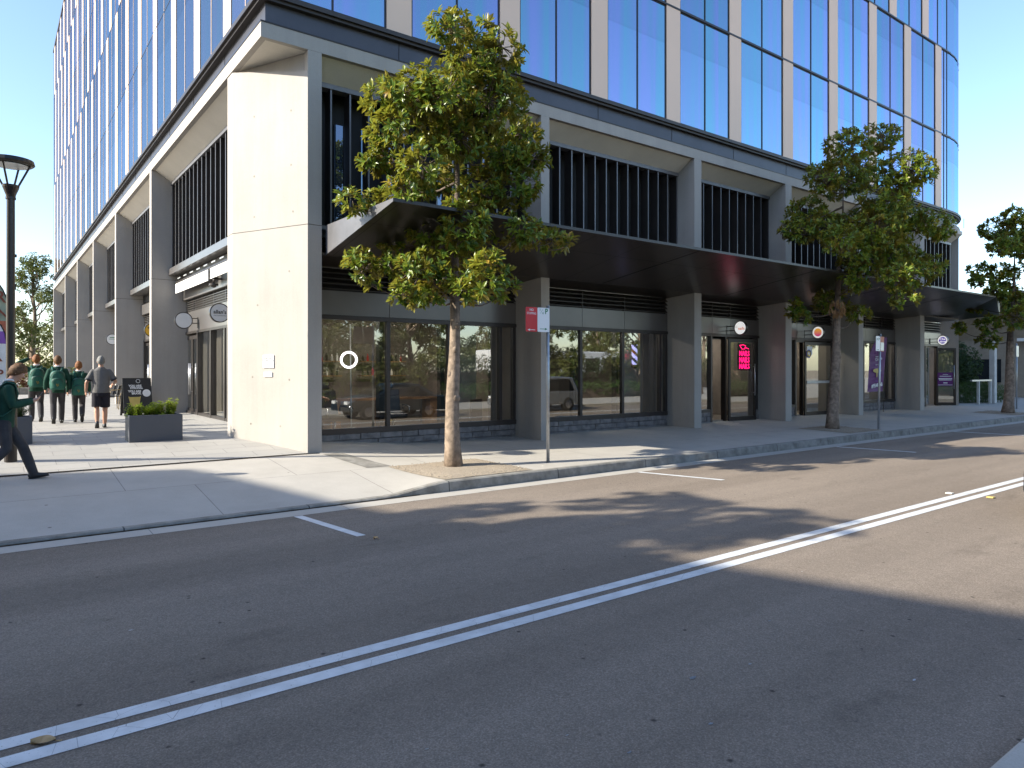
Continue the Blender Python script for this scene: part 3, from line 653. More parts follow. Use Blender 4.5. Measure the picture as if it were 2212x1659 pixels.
# interior shell
m = MB().use('interior_floor'); m.box(5.4, 37.2, 14.72, 20, -.1, .04); bld(m, 'interior_floor')
m = MB().use('interior_wall'); m.box(5.4, 37.2, 19.9, 20.0, .04, 4.2); m.box(37.1, 37.2, 15.4, 19.9, .04, 8.2)
for x in (11.25, 17.2, 22.1, 27.1, 32.4): m.box(x-.06, x+.06, 14.9, 19.9, .04, 4.2)
m.use('black_void'); m.box(5.4, 36, 14.76, 20, 3.6, 3.7); bld(m, 'interior_wall')
m = MB().use('lime'); m.box(24.9, 26.9, 16.2, 16.3, .05, 3.4); m.use('plaster'); m.box(16.1, 17.0, 15.6, 15.7, .05, 3.4); m.box(9.9, 10.7, 15.9, 16.0, .05, 3.4); bld(m, 'partition')
m = MB().use('interior_wall'); m.box(5.6, 36, 21, 21.2, .0, 8.3); m.box(5.5, 6, 15.9, 66, 0, 8.3); bld(m, 'podium_core')
# ---------------------------------------------------------------- side shopfronts
for bi, (a, b) in enumerate(LB):
    m = MB().use('bronze_panel'); m.box(XSH-.03, XSH+.2, a, b, 2.98, 3.62); m.box(XSH-.16, XSH+.2, a, b, 4.0, 4.40); m.box(XSH-.02, XSH+.2, a, b, 4.41, 4.8)
    bld(m, 'bulkhead_panel')
    m = MB().use('bronze_panel')
    for k in range(5):
        z = 3.64+k*.07; m.add([(XSH-.05, a, z), (XSH-.05, b, z), (XSH+.05, b, z+.06), (XSH+.05, a, z+.06), (XSH-.05, a, z+.02), (XSH-.05, b, z+.02)], [(0, 4, 5, 1), (4, 3, 2, 5), (0, 1, 2, 3)])
    y = a+.3
    while y < b: m.box(XSH-.055, XSH, y, y+.02, 3.63, 4.0); y += 1.25
    bld(m, 'vent_grille')
    m = MB().use('bronze'); m.box(XSH-.06, XSH+.12, a, b, 2.9, 2.975); m.box(XSH-.05, XSH+.1, a, b, .3, .42)
    cuts = [25.1, 23.2, 21.6, 20.1, 19.85, 18.0, 16.0] if bi == 0 else [b, (a+b)/2+1.4, (a+b)/2, (a+b)/2-1.6, a]
    for y in cuts: m.box(XSH-.06, XSH+.1, y-.05, y+.05, .3, 2.9)
    bld(m, 'shopfront_frame')
    for p, q in zip(cuts[1:], cuts[2:]):
        g = MB().use('shop_glass'); g.quad((XSH+.03, p-.05, .42), (XSH+.03, q+.05, .42), (XSH+.03, q+.05, 2.9), (XSH+.03, p-.05, 2.9)); bld(g, 'shop_window')
    # double door in the first opening
    y1, y0 = cuts[0]-.06, cuts[1]+.06; ym = (y0+y1)/2
    for (p, q) in ((y0, ym-.01), (ym+.01, y1)):
        d = MB().use('bronze')
        d.box(XSH+.0, XSH+.05, p, p+.09, .34, 2.84); d.box(XSH+.0, XSH+.05, q-.09, q, .34, 2.84); d.box(XSH+.0, XSH+.05, p+.09, q-.09, .34, .5); d.box(XSH+.0, XSH+.05, p+.09, q-.09, 2.72, 2.84)
        dd = bld(d, 'door'); 
        gl = MB().use('door_glass').quad((XSH+.02, q-.09, .5), (XSH+.02, p+.09, .5), (XSH+.02, p+.09, 2.72), (XSH+.02, q-.09, 2.72)).build('pane', None, dd)
        yy = ym+(.1 if p > ym else -.1); h = MB().use('steel').tube([(XSH-.07, yy, .95), (XSH-.07, yy, 1.95)], .02, 10).tube([(XSH-.07, yy, 1.05), (XSH, yy, 1.05)], .01, 6).tube([(XSH-.07, yy, 1.85), (XSH, yy, 1.85)], .01, 6).build('handle', None, dd, smooth=True)
# retracted awning under the first side louvre
aw = MB().use('bronze'); aw.tube([(4.92, 16.4, 4.55), (4.92, 24.6, 4.55)], .07, 10); aw.box(4.98, XSH, 16.4, 24.6, 4.5, 4.78)
aw.use('awning_white'); aw.box(4.82, 4.84, 18.0, 20.1, 4.22, 4.5); aw.box(4.82, 4.84, 20.35, 24.5, 4.2, 4.5)
rndA = random.Random(5)
bld(aw, 'awning')
m = MB().use('lamp_face')
for k in range(9): m.box(4.86, 4.88, 17.2+k*.85, 17.6+k*.85, 4.66, 4.7)
bld(m, 'awning_vent')
# ================================================================ TREES AND PLANTS
def leaf_mesh(name, items, mat, parent, fine=False):
    """items: (pos, dir, up, length, width, tone)"""
    vs = []; fs = []; tone = []
    for p, d, u, L, w, t in items:
        s = d.cross(u)
        if s.length < 1e-4: continue
        s.normalize(); n = s.cross(d).normalized(); o = len(vs)
        if fine:
            m1 = p+d*(L*.33)-n*(w*.12); m2 = p+d*(L*.68)-n*(w*.14)
            vs += [p, m1+s*w*.40+n*w*.2, m2+s*w*.42+n*w*.16, p+d*L-n*(L*.13), m2-s*w*.42+n*w*.16, m1-s*w*.40+n*w*.2, m1, m2]
            fs += [(o, o+1, o+6), (o+1, o+2, o+7, o+6), (o+2, o+3, o+7), (o+3, o+4, o+7), (o+4, o+5, o+6, o+7), (o+5, o, o+6)]; tone += [t]*8; continue
        m = p+d*(L*.5)-n*(w*.16)
        vs += [p, m+s*w*.5+n*w*.3, p+d*L-n*(L*.10), m-s*w*.5+n*w*.3, m]
        fs += [(o, o+1, o+4), (o+1, o+2, o+4), (o+2, o+3, o+4), (o+3, o, o+4)]; tone += [t]*5
    me = bpy.data.meshes.new(name); me.from_pydata([tuple(v) for v in vs], [], fs); me.materials.append(MATS[mat])
    a = me.attributes.new('tone', 'FLOAT', 'POINT'); a.data.foreach_set('value', tone)
    me.update(); o = bpy.data.objects.new(name, me); C.objects.link(o); o.parent = parent; return o
def rdir(rnd):
    while True:
        v = V((rnd.uniform(-1, 1), rnd.uniform(-1, 1), rnd.uniform(-1, 1)))
        if .05 < v.length < 1: return v.normalized()
def whorl(items, rnd, p, axis, n, L, w, tone, spread=.75, tv=.18):
    axis = axis.normalized(); a = axis.orthogonal().normalized(); b = axis.cross(a); ph = rnd.random()*6.28
    for k in range(n):
        an = ph+k*2.4+rnd.uniform(-.3, .3); s = spread*rnd.uniform(.6, 1.25)
        d = (axis*rnd.uniform(.25, .8)+(a*math.cos(an)+b*math.sin(an))*s+V((0, 0, -.12))).normalized()
        l = L*rnd.uniform(.65, 1.15)
        items.append((p+axis*rnd.uniform(-.06, .03), d, (axis+V((0, 0, .5))).normalized(), l, w*l/L*rnd.uniform(.85, 1.15), max(0, min(1, tone+rnd.gauss(0, tv)))))
def branch_path(rnd, a, b, bend, n=6):
    out = []; d = b-a; off = rdir(rnd)*bend*d.length; up = V((0, 0, -.12*d.length))
    for i in range(n+1):
        t = i/n; out.append(a+d*t+off*math.sin(t*math.pi)*.5+up*math.sin(t*math.pi)+rdir(rnd)*.012*d.length*(0 < i < n))
    return out
def magnolia(name, label, base, trunk_top, clumps, seed, trunk_r=.135, fork=2.95, group='magnolia street trees', dens=1.0, L=.158, warm=.5):
    """clumps: (lateral along CAMR, height, depth along CAMF, radius) from the trunk base"""
    rnd = random.Random(seed); root = thing(name, label, 'tree', base, 0, group)
    mb = MB().use('bark_pale'); tp = []; tr = []
    n = 16; lean = V((trunk_top[0], trunk_top[1], 0))
    for i in range(n+1):
        z = trunk_top[2]*i/n; t = i/n
        r = trunk_r*(1.12-.42*min(1, z/fork)) if z < fork else trunk_r*.62*(1-(z-fork)/(trunk_top[2]-fork))+.012
        if i == 0: r = trunk_r*1.45
        if i == 1: r *= 1.05
        tp.append(lean*t**1.3+V((math.sin(z*2.1+seed)*.028, math.cos(z*1.7+seed)*.028, z-.06))); tr.append(r*rnd.uniform(.95, 1.06))
    k = next(i for i in range(n+1) if tp[i].z > fork)
    mb.tube(tp[:k+1], tr[:k+1], 14); mb.use('bark'); mb.tube(tp[k-1:], tr[k-1:], 10)
    mb.use('bark_pale')
    for z, s in ((1.5, 1), (1.75, -1), (1.2, 1), (2.15, -1), (2.55, 1), (2.6, -1)):   # pruning knots
        i = min(range(n+1), key=lambda q: abs(tp[q].z-z)); an = rnd.uniform(0, 6.3); c = tp[i]+V((math.cos(an), math.sin(an), 0))*tr[i]*.75
        mb.ell(c, .055, .055, .07, 8, 6)
    mb.build('trunk', None, root, smooth=True)
    bm = MB().use('bark'); items = []
    def tpos(z):
        for i in range(n):
            if tp[i+1].z >= z: return tp[i].lerp(tp[i+1], max(0, (z-tp[i].z)/(tp[i+1].z-tp[i].z)))
        return tp[-1]
    pts = [(p, None) for p in tp if p.z > fork-.15]
    for (la, z, de, r) in sorted(clumps, key=lambda q: math.hypot(q[0], q[2])+.25*abs(q[1]-fork-1.5)):
        c = CAMR*la+CAMF*de+V((0, 0, z)); best = None
        for p, _ in pts:
            d = c-p; L_ = d.length
            if L_ < .12: continue
            cost = L_*(1+.9*max(0, -d.z/L_+.15)**1.0)+.12*(_ is not None)
            if best is None or cost < best[0]: best = (cost, p)
        start = best[1]; pth = branch_path(rnd, start, c-V((0, 0, r*.15)), .16); d0 = (c-start).length
        bm.tube(pth, [max(.006, (.011+.017*min(d0, 1.6))*(1-.85*(i/6)**.8)) for i in range(7)], 6)
        for i in (2, 3, 4, 5): pts.append((pth[i], 1))
        nw = max(4, int(dens*48*(r/.45)**2))
        for q in range(nw):
            dv = rdir(rnd); dv.z *= .8; p = c+dv*r*rnd.uniform(.35, 1.0)**.5
            ax = (dv+V((0, 0, .45))+rdir(rnd)*.35).normalized()
            if rnd.random() < .35:
                s = c+dv*r*.1; bm.tube([s, s.lerp(p, .5)+rdir(rnd)*.03, p], [.009, .006, .004], 4, False)
            sunny = max(0, dv.dot(SUN)); tone = .26+warm*.30*sunny+.16*warm*(z-2)/5+rnd.uniform(-.1, .12)+(.35 if rnd.random() < .07 else 0)  # sunward side of each clump toned lighter, sunlight put into the leaf colour
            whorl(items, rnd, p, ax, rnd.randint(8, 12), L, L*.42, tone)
    bm.build('limbs', None, root, smooth=True)
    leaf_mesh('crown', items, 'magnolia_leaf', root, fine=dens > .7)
    return root
px1 = .00875   # metres per picture pixel at the first tree, for reading its crown off
def clum(L, cx, pz, mpp, zb, seed, dmax, k=1.18):
    rnd = random.Random(seed); out = []
    for (x, y, r) in L:
        lat = (x-cx)*mpp; z = 1.77+(797-y)*mpp-zb; half = math.sqrt(max(.15, dmax*dmax-(lat*.75)**2))
        out.append((lat, z, rnd.uniform(-1, 1)*half*.8, r*mpp*k))
    return out
T1 = [(1008, 92, 26), (982, 118, 38), (1032, 118, 34), (1056, 96, 12), (1088, 158, 34), (1118, 150, 18), (925, 160, 42), (868, 192, 36), (960, 178, 58), (1030, 175, 50), (1100, 208, 44), (842, 232, 44), (905, 238, 55), (980, 245, 60), (1058, 250, 60), (1128, 250, 40), (812, 262, 34), (822, 312, 40), (790, 332, 28), (880, 300, 44), (1000, 320, 52), (1082, 318, 56), (1150, 325, 38), (1165, 310, 22), (885, 365, 34), (930, 395, 44), (1040, 395, 52), (1115, 390, 48), (1000, 440, 36), (900, 440, 44), (830, 448, 44), (782, 452, 30), (800, 492, 40), (850, 515, 42), (930, 490, 46), (1010, 500, 48), (1085, 470, 38), (1130, 495, 40), (1195, 505, 30), (1232, 518, 18), (768, 555, 26), (790, 585, 30), (835, 560, 36), (812, 615, 14), (905, 600, 34), (935, 580, 36), (1020, 560, 42), (1068, 595, 34), (1050, 632, 26), (900, 636, 22), (1005, 530, 36), (960, 540, 36), (975, 285, 60), (1040, 215, 55), (950, 340, 40), (885, 648, 26), (932, 640, 26), (1015, 640, 24), (1088, 622, 30), (1000, 605, 34), (945, 612, 34), (860, 640, 16)]
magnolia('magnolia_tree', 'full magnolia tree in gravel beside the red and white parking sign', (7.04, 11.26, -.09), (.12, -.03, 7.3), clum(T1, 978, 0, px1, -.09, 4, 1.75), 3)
T2 = [(1880, 318, 36), (1925, 338, 40), (1800, 345, 44), (1850, 372, 54), (1925, 395, 52), (1762, 400, 36), (1808, 432, 48), (1890, 440, 56), (1955, 440, 44), (1738, 500, 36), (1712, 498, 20), (1800, 490, 44), (1870, 510, 56), (1950, 500, 56), (2008, 490, 36), (2040, 505, 24), (1770, 540, 36), (1840, 560, 46), (1920, 560, 52), (1988, 555, 46), (2020, 575, 28), (1900, 605, 38), (1960, 600, 36), (1860, 640, 36), (1915, 655, 26), (1742, 662, 24), (1735, 690, 16), (1885, 675, 26), (1840, 610, 30), (1820, 640, 22), (1960, 475, 44), (1900, 480, 50)]
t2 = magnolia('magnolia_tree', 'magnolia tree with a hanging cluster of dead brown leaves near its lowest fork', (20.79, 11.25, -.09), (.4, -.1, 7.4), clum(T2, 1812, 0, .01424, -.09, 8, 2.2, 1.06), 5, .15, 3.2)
rnd = random.Random(9); it = []
for k in range(60):
    p = V((-.25, -.25, 3.75))+rdir(rnd)*.22; it.append((p, V((rnd.uniform(-.4, .4), rnd.uniform(-.4, .4), -1)).normalized(), rdir(rnd), .2, .07, rnd.random()))
leaf_mesh('dead_leaves', it, 'dead_leaf', t2)
T3 = [(2195, 470, 26), (2165, 490, 26), (2215, 500, 34), (2140, 540, 22), (2112, 548, 18), (2180, 530, 30), (2220, 560, 34), (2150, 580, 22), (2190, 590, 28), (2125, 605, 16), (2160, 625, 24), (2200, 640, 30), (2240, 620, 34), (2130, 700, 22), (2160, 690, 28), (2105, 705, 14), (2200, 700, 28), (2170, 735, 20), (2230, 720, 30), (2250, 520, 36), (2270, 600, 40), (2185, 655, 24), (2145, 655, 18), (2210, 745, 14)]
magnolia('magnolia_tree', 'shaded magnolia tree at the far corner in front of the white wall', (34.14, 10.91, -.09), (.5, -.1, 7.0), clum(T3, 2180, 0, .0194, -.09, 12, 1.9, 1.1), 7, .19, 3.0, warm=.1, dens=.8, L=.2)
# trees outside the frame on the sunny side, whose shadows cross the road and the plaza
T0 = [(x, y-210, r) for (x, y, r) in T1]
magnolia('magnolia_tree', 'tall magnolia tree left of the lamp post whose shadow crosses the road', (-8.4, 10.8, -.1), (.2, 0, 8.6), clum(T0, 978, 0, .0092, -.1, 4, 1.9), 15, .15, 3.6, dens=.42, L=.22)
magnolia('magnolia_tree', 'magnolia tree on the plaza left of the planters', (-6.5, 19.5, .3), (.2, 0, 7.0), clum(T1, 978, 0, .007, .3, 7, 1.4), 16, .12, 3.0, dens=.35, L=.26, group='plaza trees')
def leafcloud(blobs, seed, L, w, per, n=6, tone=.4, toneup=.25):
    rnd = random.Random(seed); items = []
    for (x, y, z, rx, ry, rz) in blobs:
        for q in range(int(per*rx*rz*4)):
            dv = rdir(rnd); k = rnd.uniform(.2, 1)**.4
            p = V((x+dv.x*rx*k, y+dv.y*ry*k, z+dv.z*rz*k))
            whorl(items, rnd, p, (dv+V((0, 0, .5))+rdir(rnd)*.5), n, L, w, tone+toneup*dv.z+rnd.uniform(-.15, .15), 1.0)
    return items
def gum(label, base, h, w, seed, per=16, L=.34, name='gum_tree', mat='gum_leaf', group='tall trees beyond the plaza', nb=34, low=.12):
    rnd = random.Random(seed); root = thing(name, label, 'tree', base, 0, group); m = MB().use('bark_pale')
    tp = [V((math.sin(i*1.3+seed)*.12, 0, h*.92*i/8)) for i in range(9)]; m.tube(tp, [.26*(1-i/9)+.03 for i in range(9)], 8); blobs = []
    for k in range(nb):
        z = h*(low+(.98-low)*(k+.5)/nb); env = w*math.sin(math.pi*min(1, .18+.8*(z/h)))**.7*(1-.55*max(0, z/h-.6)/.4)
        an = rnd.uniform(0, 6.28); r = env*rnd.uniform(.25, .85); s = rnd.uniform(.5, 1.0)*w*.34
        c = V((math.cos(an)*r, math.sin(an)*r, z)); blobs.append((c.x, c.y, c.z, s, s, s*.62))
        a = V((0, 0, max(h*.1, z-h*.12-r*.4))); m.tube(branch_path(rnd, a, c, .2), [.07*(1-i/7)+.012 for i in range(7)], 5)
    m.build('trunk', None, root, smooth=True); leaf_mesh('crown', leafcloud(blobs, seed+1, L, L*.36, per, 5), mat, root); return root
gum('tall pale gum tree beyond the plaza beside the far corner of the office block', (3.6, 84, .3), 12.6, 4.2, 21, 12, .42)
gum('dark gum tree standing farthest right, half behind the office block', (7.4, 90, .3), 12.0, 4.0, 22, 11, .42)
gum('broad leafy gum tree behind the black lamp post', (-.6, 80, .3), 8.8, 3.8, 23, 12, .42)
# shrubs at the end of the plaza
def shrub(name, label, blobs, seed, mat, L, w, per, loc, group=None, n=6, cat='shrub'):
    root = thing(name, label, cat, loc, 0, group); m = MB().use('bark')
    rnd = random.Random(seed)
    for (x, y, z, rx, ry, rz) in blobs:
        for k in range(3): m.tube([(x*.6+rnd.uniform(-.05, .05), y*.6, -.02), (x+rnd.uniform(-.3, .3)*rx, y, z)], [.02, .008], 5)
    m.build('stem', None, root); leaf_mesh('foliage', leafcloud(blobs, seed, L, w, per, n), mat, root); return root
shrub('red_shrub', 'dark red leafy shrub behind the walking boys', [(0, 0, .7, 1.1, .8, .8), (1.2, .1, .6, .9, .7, .7), (-1.3, 0, .9, .9, .7, .8)], 31, 'red_leaf', .2, .08, 30, (1.4, 50.2, .35))
shrub('green_shrub', 'yellow green shrub under the gum trees at the end of the plaza', [(0, 0, 1.0, 1.5, 1, 1.1), (2.0, .3, .8, 1.2, 1, .9), (-2, 0, .9, 1.3, 1, 1.0)], 32, 'gum_leaf', .2, .07, 26, (2.2, 54, .35))
shrub('green_shrub', 'low pale ground shrub along the garden edge behind the boys', [(-1.5, 0, .25, 1, .5, .32), (0, 0, .25, 1, .5, .3), (1.6, 0, .25, 1, .5, .3)], 33, 'gum_leaf', .14, .04, 40, (2.2, 48.6, .35))
gw = MB().use('kerb_concrete'); gw.box(-9, 4.0, 47.5, 47.9, .2, .72); tag(gw.build('garden_wall', None, bevel=.02), 'low grey garden wall across the end of the plaza', 'wall')
# right background greenery
shrub('round_bush', 'large clipped dark bush with tiny pale flowers beside the far pier', [(0, 0, 1.9, 1.35, 1.2, 1.3), (-.6, .5, 2.2, 1.0, 1.0, 1.0), (.6, .2, 1.5, 1.1, 1, 1.1), (0, .4, 2.7, .9, .9, .75)], 34, 'bush_leaf', .13, .06, 130, (42.6, 16.0, 0))
shrub('low_shrub', 'low feathery shrub under the grey rail', [(-1.2, .2, .5, .9, .8, .6), (0, 0, .5, 1, .8, .65), (1.1, -.3, .5, .9, .8, .6), (-2.2, .8, .5, .9, .8, .6)], 35, 'ball_leaf', .2, .03, 110, (42.3, 15.0, 0))
# planters
def planter(label, loc, rz, w, d, h, shrubs, mat, L, wd, per, seed, group='grey plaza planters'):
    root = thing('planter_box', label, 'planter', loc, rz, group)
    m = MB().use('planter_grey'); t = .035; m.box(-w/2, w/2, -d/2, -d/2+t, 0, h); m.box(-w/2, w/2, d/2-t, d/2, 0, h); m.box(-w/2, -w/2+t, -d/2+t, d/2-t, 0, h); m.box(w/2-t, w/2, -d/2+t, d/2-t, 0, h); m.box(-w/2+t, w/2-t, -d/2+t, d/2-t, 0, .1)
    m.build('box', None, root, bevel=.006)
    MB().use('soil').box(-w/2+t, w/2-t, -d/2+t, d/2-t, .1, h-.04).build('soil', None, root)
    for i, bl in enumerate(shrubs):
        rnd = random.Random(seed+i); it = []; st = MB().use('bark')
        for (x, y, z, rx, ry, rz_) in bl:
            for q in range(per):
                an = rnd.uniform(0, 6.28); e = V((x+math.cos(an)*rx*rnd.uniform(.2, 1), y+math.sin(an)*ry*rnd.uniform(.2, 1), h+z+rz_*rnd.uniform(-.9, 1))); s = V((x+(e.x-x)*.3, y+(e.y-y)*.3, h-.04))
                st.tube([s, s.lerp(e, .6)+rdir(rnd)*.015, e], [.004, .003, .002], 4, False)
                for k in range(5):
                    p = s.lerp(e, .45+.12*k); whorl(it, rnd, p, (e-s)+rdir(rnd)*.02, 5, L, wd, .35+.5*(p.z-h)/.35+rnd.uniform(-.15, .15), .9)
        lo = leaf_mesh('shrub', it, mat, root); st.build('stems', None, lo)
    return root
planter('long grey planter with bright lime shrubs in front of the double door', (2.72, 15.87, .28), R(0), .98, .50, .56, [[(-.36, 0, .11, .17, .16, .13)], [(-.10, 0, .13, .17, .16, .13)], [(.10, .02, .12, .15, .15, .14)], [(.33, 0, .17, .14, .14, .16)]], 'shrub_leaf', .055, .03, 34, 41)
planter('grey planter with a rounded dark green shrub beside the lamp post', (.26, 16.6, .27), 0, .84, .5, .58, [[(.16, 0, .17, .26, .2, .16)]], 'ball_leaf', .04, .014, 150, 45)
# ================================================================ PEOPLE
def remesh(o, vox, sm=4, smf=.5):
    r = o.modifiers.new('remesh', 'REMESH'); r.mode = 'VOXEL'; r.voxel_size = vox; r.use_smooth_shade = True
    s = o.modifiers.new('smooth', 'SMOOTH'); s.iterations = sm; s.factor = smf
def limb(mb, pts, rads, n=12):
    mb.loft([(p, r, r) for p, r in zip(pts, rads)], side=(1, .01, .01), n=n)
def seg(a, b, ra, rb, mid=None):
    """rows from a to b with an optional muscle bulge"""
    a, b = V(a), V(b); out = [(a, ra)]
    for t in (.25, .5, .75): out.append((a.lerp(b, t), (ra+(rb-ra)*t)*(1+(mid or 0)*math.sin(math.pi*t))))
    out.append((b, rb)); return out
def chain(mb, joints, rads, bulge=(0, 0)):
    rows = seg(joints[0], joints[1], rads[0], rads[1], bulge[0])[:-1]+seg(joints[1], joints[2], rads[1], rads[2], bulge[1])
    limb(mb, [r[0] for r in rows], [r[1] for r in rows])
    mb.ell(joints[0], rads[0], rads[0], rads[0], 10, 8); mb.ell(joints[2], rads[2], rads[2], rads[2], 10, 8)
def hand(mb, w, d, nrm, thumb, s=1.0, curl=.5):
    w = V(w); d = V(d).normalized(); nrm = V(nrm).normalized(); nrm = (nrm-d*nrm.dot(d)).normalized(); side = d.cross(nrm)*thumb
    mb.loft([(w-d*.02*s, .024*s, .02*s), (w+d*.02*s, .030*s, .018*s), (w+d*.06*s, .041*s, .016*s), (w+d*.09*s, .040*s, .014*s)], side=side, n=10)
    for k, (off, L) in enumerate(((.030, .070), (.011, .078), (-.009, .073), (-.028, .056))):
        p = w+d*.082*s+side*off*s; a = curl*.5; pts = [p]; dirn = d
        for q in (.42, .33, .25):
            dirn = (d*math.cos(a)+nrm*math.sin(a)).normalized(); p = p+dirn*L*q*s; pts.append(p); a += curl*.75
        mb.tube(pts, [.0095*s, .009*s, .0085*s, .007*s], 7)
    t0 = w+d*.025*s+side*.026*s; t1 = t0+(d*.6+side*.7+nrm*.25).normalized()*.038*s; t2 = t1+(d*.85+side*.25+nrm*.4).normalized()*.03*s
    mb.tube([t0, t1, t2], [.013*s, .0105*s, .008*s], 7)
def person(label, loc, rz, H, J, kind, hair, skin='skin', vox=.012, group=None):
    s = H/1.75; root = thing('person', label, 'person', loc, rz, group); root.scale = (s, s, s)
    g = J.get; up = V(g('up', (0, 0, 0)))      # shoulder shift (lean)
    lean = lambda z: up*max(0, (z-.9)/.52)
    hc = V(g('head', (0, .02, 1.635)))+lean(1.5); pitch = g('pitch', 0); yaw = g('yaw', 0); HM = Matrix.Translation(hc) @ Matrix.Rotation(yaw, 4, 'Z') @ Matrix.Rotation(-pitch, 4, 'X')
    fat = g('fat', 1.0)
    b = MB()
    rows = [(.86, .15, .105), (.95, .155, .11), (1.06, .14*fat, .10*fat), (1.2, .155*fat, .112*fat), (1.33, .155, .098), (1.41, .135, .075), (1.46, .085, .066), (1.50, .056, .056)]
    b.loft([(V((0, 0, z))+lean(z), rx, ry) for z, rx, ry in rows], n=16)
    nb = V((0, 0, 1.47))+lean(1.47); b.loft([(nb, .058, .06), (nb.lerp(hc-V((0, 0, .05)), .6), .053, .056), (hc-V((0, 0, .04)), .052, .058)], n=12)
    def headf(p):
        q = V(p)
        if q.z < 0: k = 1-.30*q.z*q.z; q.x *= k; q.y = q.y*(1-.16*q.z*q.z)+.10*max(0, -q.z)*(q.y > 0)
        return q
    b.t = HM
    b.ell((0, 0, 0), .076, .098, .122, 18, 14, headf)
    b.ell((0, .098, -.022), .014, .022, .022, 8, 6); b.ell((0, .09, -.10), .022, .018, .018, 8, 6); b.ell((0, .086, .02), .05, .016, .012, 8, 6)
    for sx in (-1, 1): b.ell((sx*.078, -.006, -.012), .011, .022, .032, 8, 6)
    b.t = None
    for i, sx in enumerate((-1, 1)):
        sh = V((sx*.162, 0, 1.365))+lean(1.365); el = V(J['elbow'][i]); wr = V(J['wrist'][i])
        chain(b, [sh, el, wr], [.046, .040, .028], (.08, .12))
        hd = V(J['hand'][i]) if 'hand' in J else (wr-el).normalized(); nr = V(J['palm'][i]) if 'palm' in J else V((-sx, .2, 0))
        hand(b, wr, hd, nr, (-sx if 'palm' not in J else J['thumb'][i]), 1.0, g('curl', .45))
        kn = V(J['knee'][i]); an = V(J['ankle'][i]); hp = V((sx*.09, 0, .90))
        chain(b, [hp, kn, an], [.086, .056, .038], (.05, .22))
    body = b.build('body', skin, root, smooth=True); remesh(body, vox*.72, 3)
    def child(mb, name, mat, vx=vox, sm=4):
        o = mb.build(name, mat, root, smooth=True); remesh(o, vx, sm); return o
    # shoes
    for i in (0, 1):
        an = V(J['ankle'][i]); pt = R(J['toe'][i]); d = V((0, math.cos(pt), math.sin(pt))); u = V((0, -math.sin(pt), math.cos(pt)))
        h = MB(); base = an-u*.075
        h.loft([(base-d*.075+u*.04, .030, .035), (base-d*.05+u*.045, .038, .05), (base+d*.02+u*.045, .042, .052), (base+d*.09+u*.032, .048, .036), (base+d*.15+u*.026, .044, .028), (base+d*.185+u*.022, .028, .02)], n=12)
        h.loft([(an-u*.03, .04, .045), (an+u*.03, .038, .042)], side=(1, 0, 0), n=10)
        o = child(h, 'shoe', 'shoe_black', .009, 3)
        sl = MB(); sl.loft([(base-d*.08+u*.004, .03, .01), (base+d*.02+u*.004, .044, .01), (base+d*.12+u*.004, .048, .01), (base+d*.19+u*.006, .026, .01)], n=10); sl.build('sole', 'rubber', o, smooth=True)
    # hair: cap over the skull
    hm = MB(); hm.t = HM; rnd = random.Random(int(H*1000)); vs = []; n, m = 28, 16
    def hp_(th, ph):
        p = V((math.sin(th)*math.cos(ph), math.sin(th)*math.sin(ph), math.cos(th))); q = headf(p)
        return V((q.x*.076, q.y*.098, q.z*.122))
    rings = []
    for i in range(m+1):
        ring = []
        for j in range(n):
            ph = 2*math.pi*j/n; front = math.sin(ph)
            thmax = R(122)+R(14)*ss(-.4, -.9, front)+(R(74)-R(122))*ss(.3, .95, front)-R(18)*ss(-.1, .35, front)*(1-ss(.5, .9, front))
            th = thmax*i/m; o = hp_(th, ph); k = (g('hairt', .015) if i < m else .004)*(1+.35*max(0, math.cos(th)))
            ring.append(o+o.normalized()*(k+rnd.uniform(-.006, .008)*(0 < i < m)))
        rings.append(ring)
    vs = [p for r in rings for p in r]; fs = [(i*n+j, (i+1)*n+j, (i+1)*n+(j+1) % n, i*n+(j+1) % n) for i in range(m) for j in range(n)]
    hm.add(vs, fs); ho = hm.build('hair', hair, root, smooth=True)
    so_ = ho.modifiers.new('solid', 'SOLIDIFY'); so_.thickness = .012; so_.offset = -1
    em = MB(); em.t = HM
    for sx in (-1, 1):
        em.use('eye_white').ell((sx*.031, .086, .006), .011, .008, .008, 8, 6); em.use('ink').ell((sx*.031, .0935, .006), .005, .003, .005, 8, 6)
        em.use(hair).ell((sx*.031, .094, .026), .018, .005, .004, 8, 5)
    em.build('eyes', None, root, smooth=True)
    lm = MB(); lm.t = HM; lm.ell((0, .092, -.062), .021, .006, .006, 10, 6); lm.build('mouth', 'lip', root, smooth=True)
    if kind == 'school':
        t = MB()
        rows = [(.80, .175, .125), (.88, .178, .128), (1.0, .168, .122), (1.15, .172, .128), (1.3, .192, .128), (1.40, .190, .104), (1.455, .10, .082), (1.485, .066, .066)]
        t.loft([(V((0, 0, z))+lean(z), rx, ry) for z, rx, ry in rows], n=18)
        for i, sx in enumerate((-1, 1)):
            sh = V((sx*.172, 0, 1.375))+lean(1.39); el = V(J['elbow'][i]); wr = V(J['wrist'][i]); chain(t, [sh, el, wr.lerp(el, .06)], [.066, .058, .046], (.04, .05))
        child(t, 'blazer', 'blazer_green')
        c = MB(); k = nb+V((0, 0, .028)); c.tube([k+V((math.cos(a)*.062, math.sin(a)*.062, .008*math.cos(a*2))) for a in [2*math.pi*q/16 for q in range(17)]], .016, 8); child(c, 'collar', 'shirt_white', .008, 2)
        p = MB(); p.loft([((0, 0, .80), .165, .118), ((0, 0, .9), .17, .122), ((0, 0, 1.0), .155, .112)], n=16)
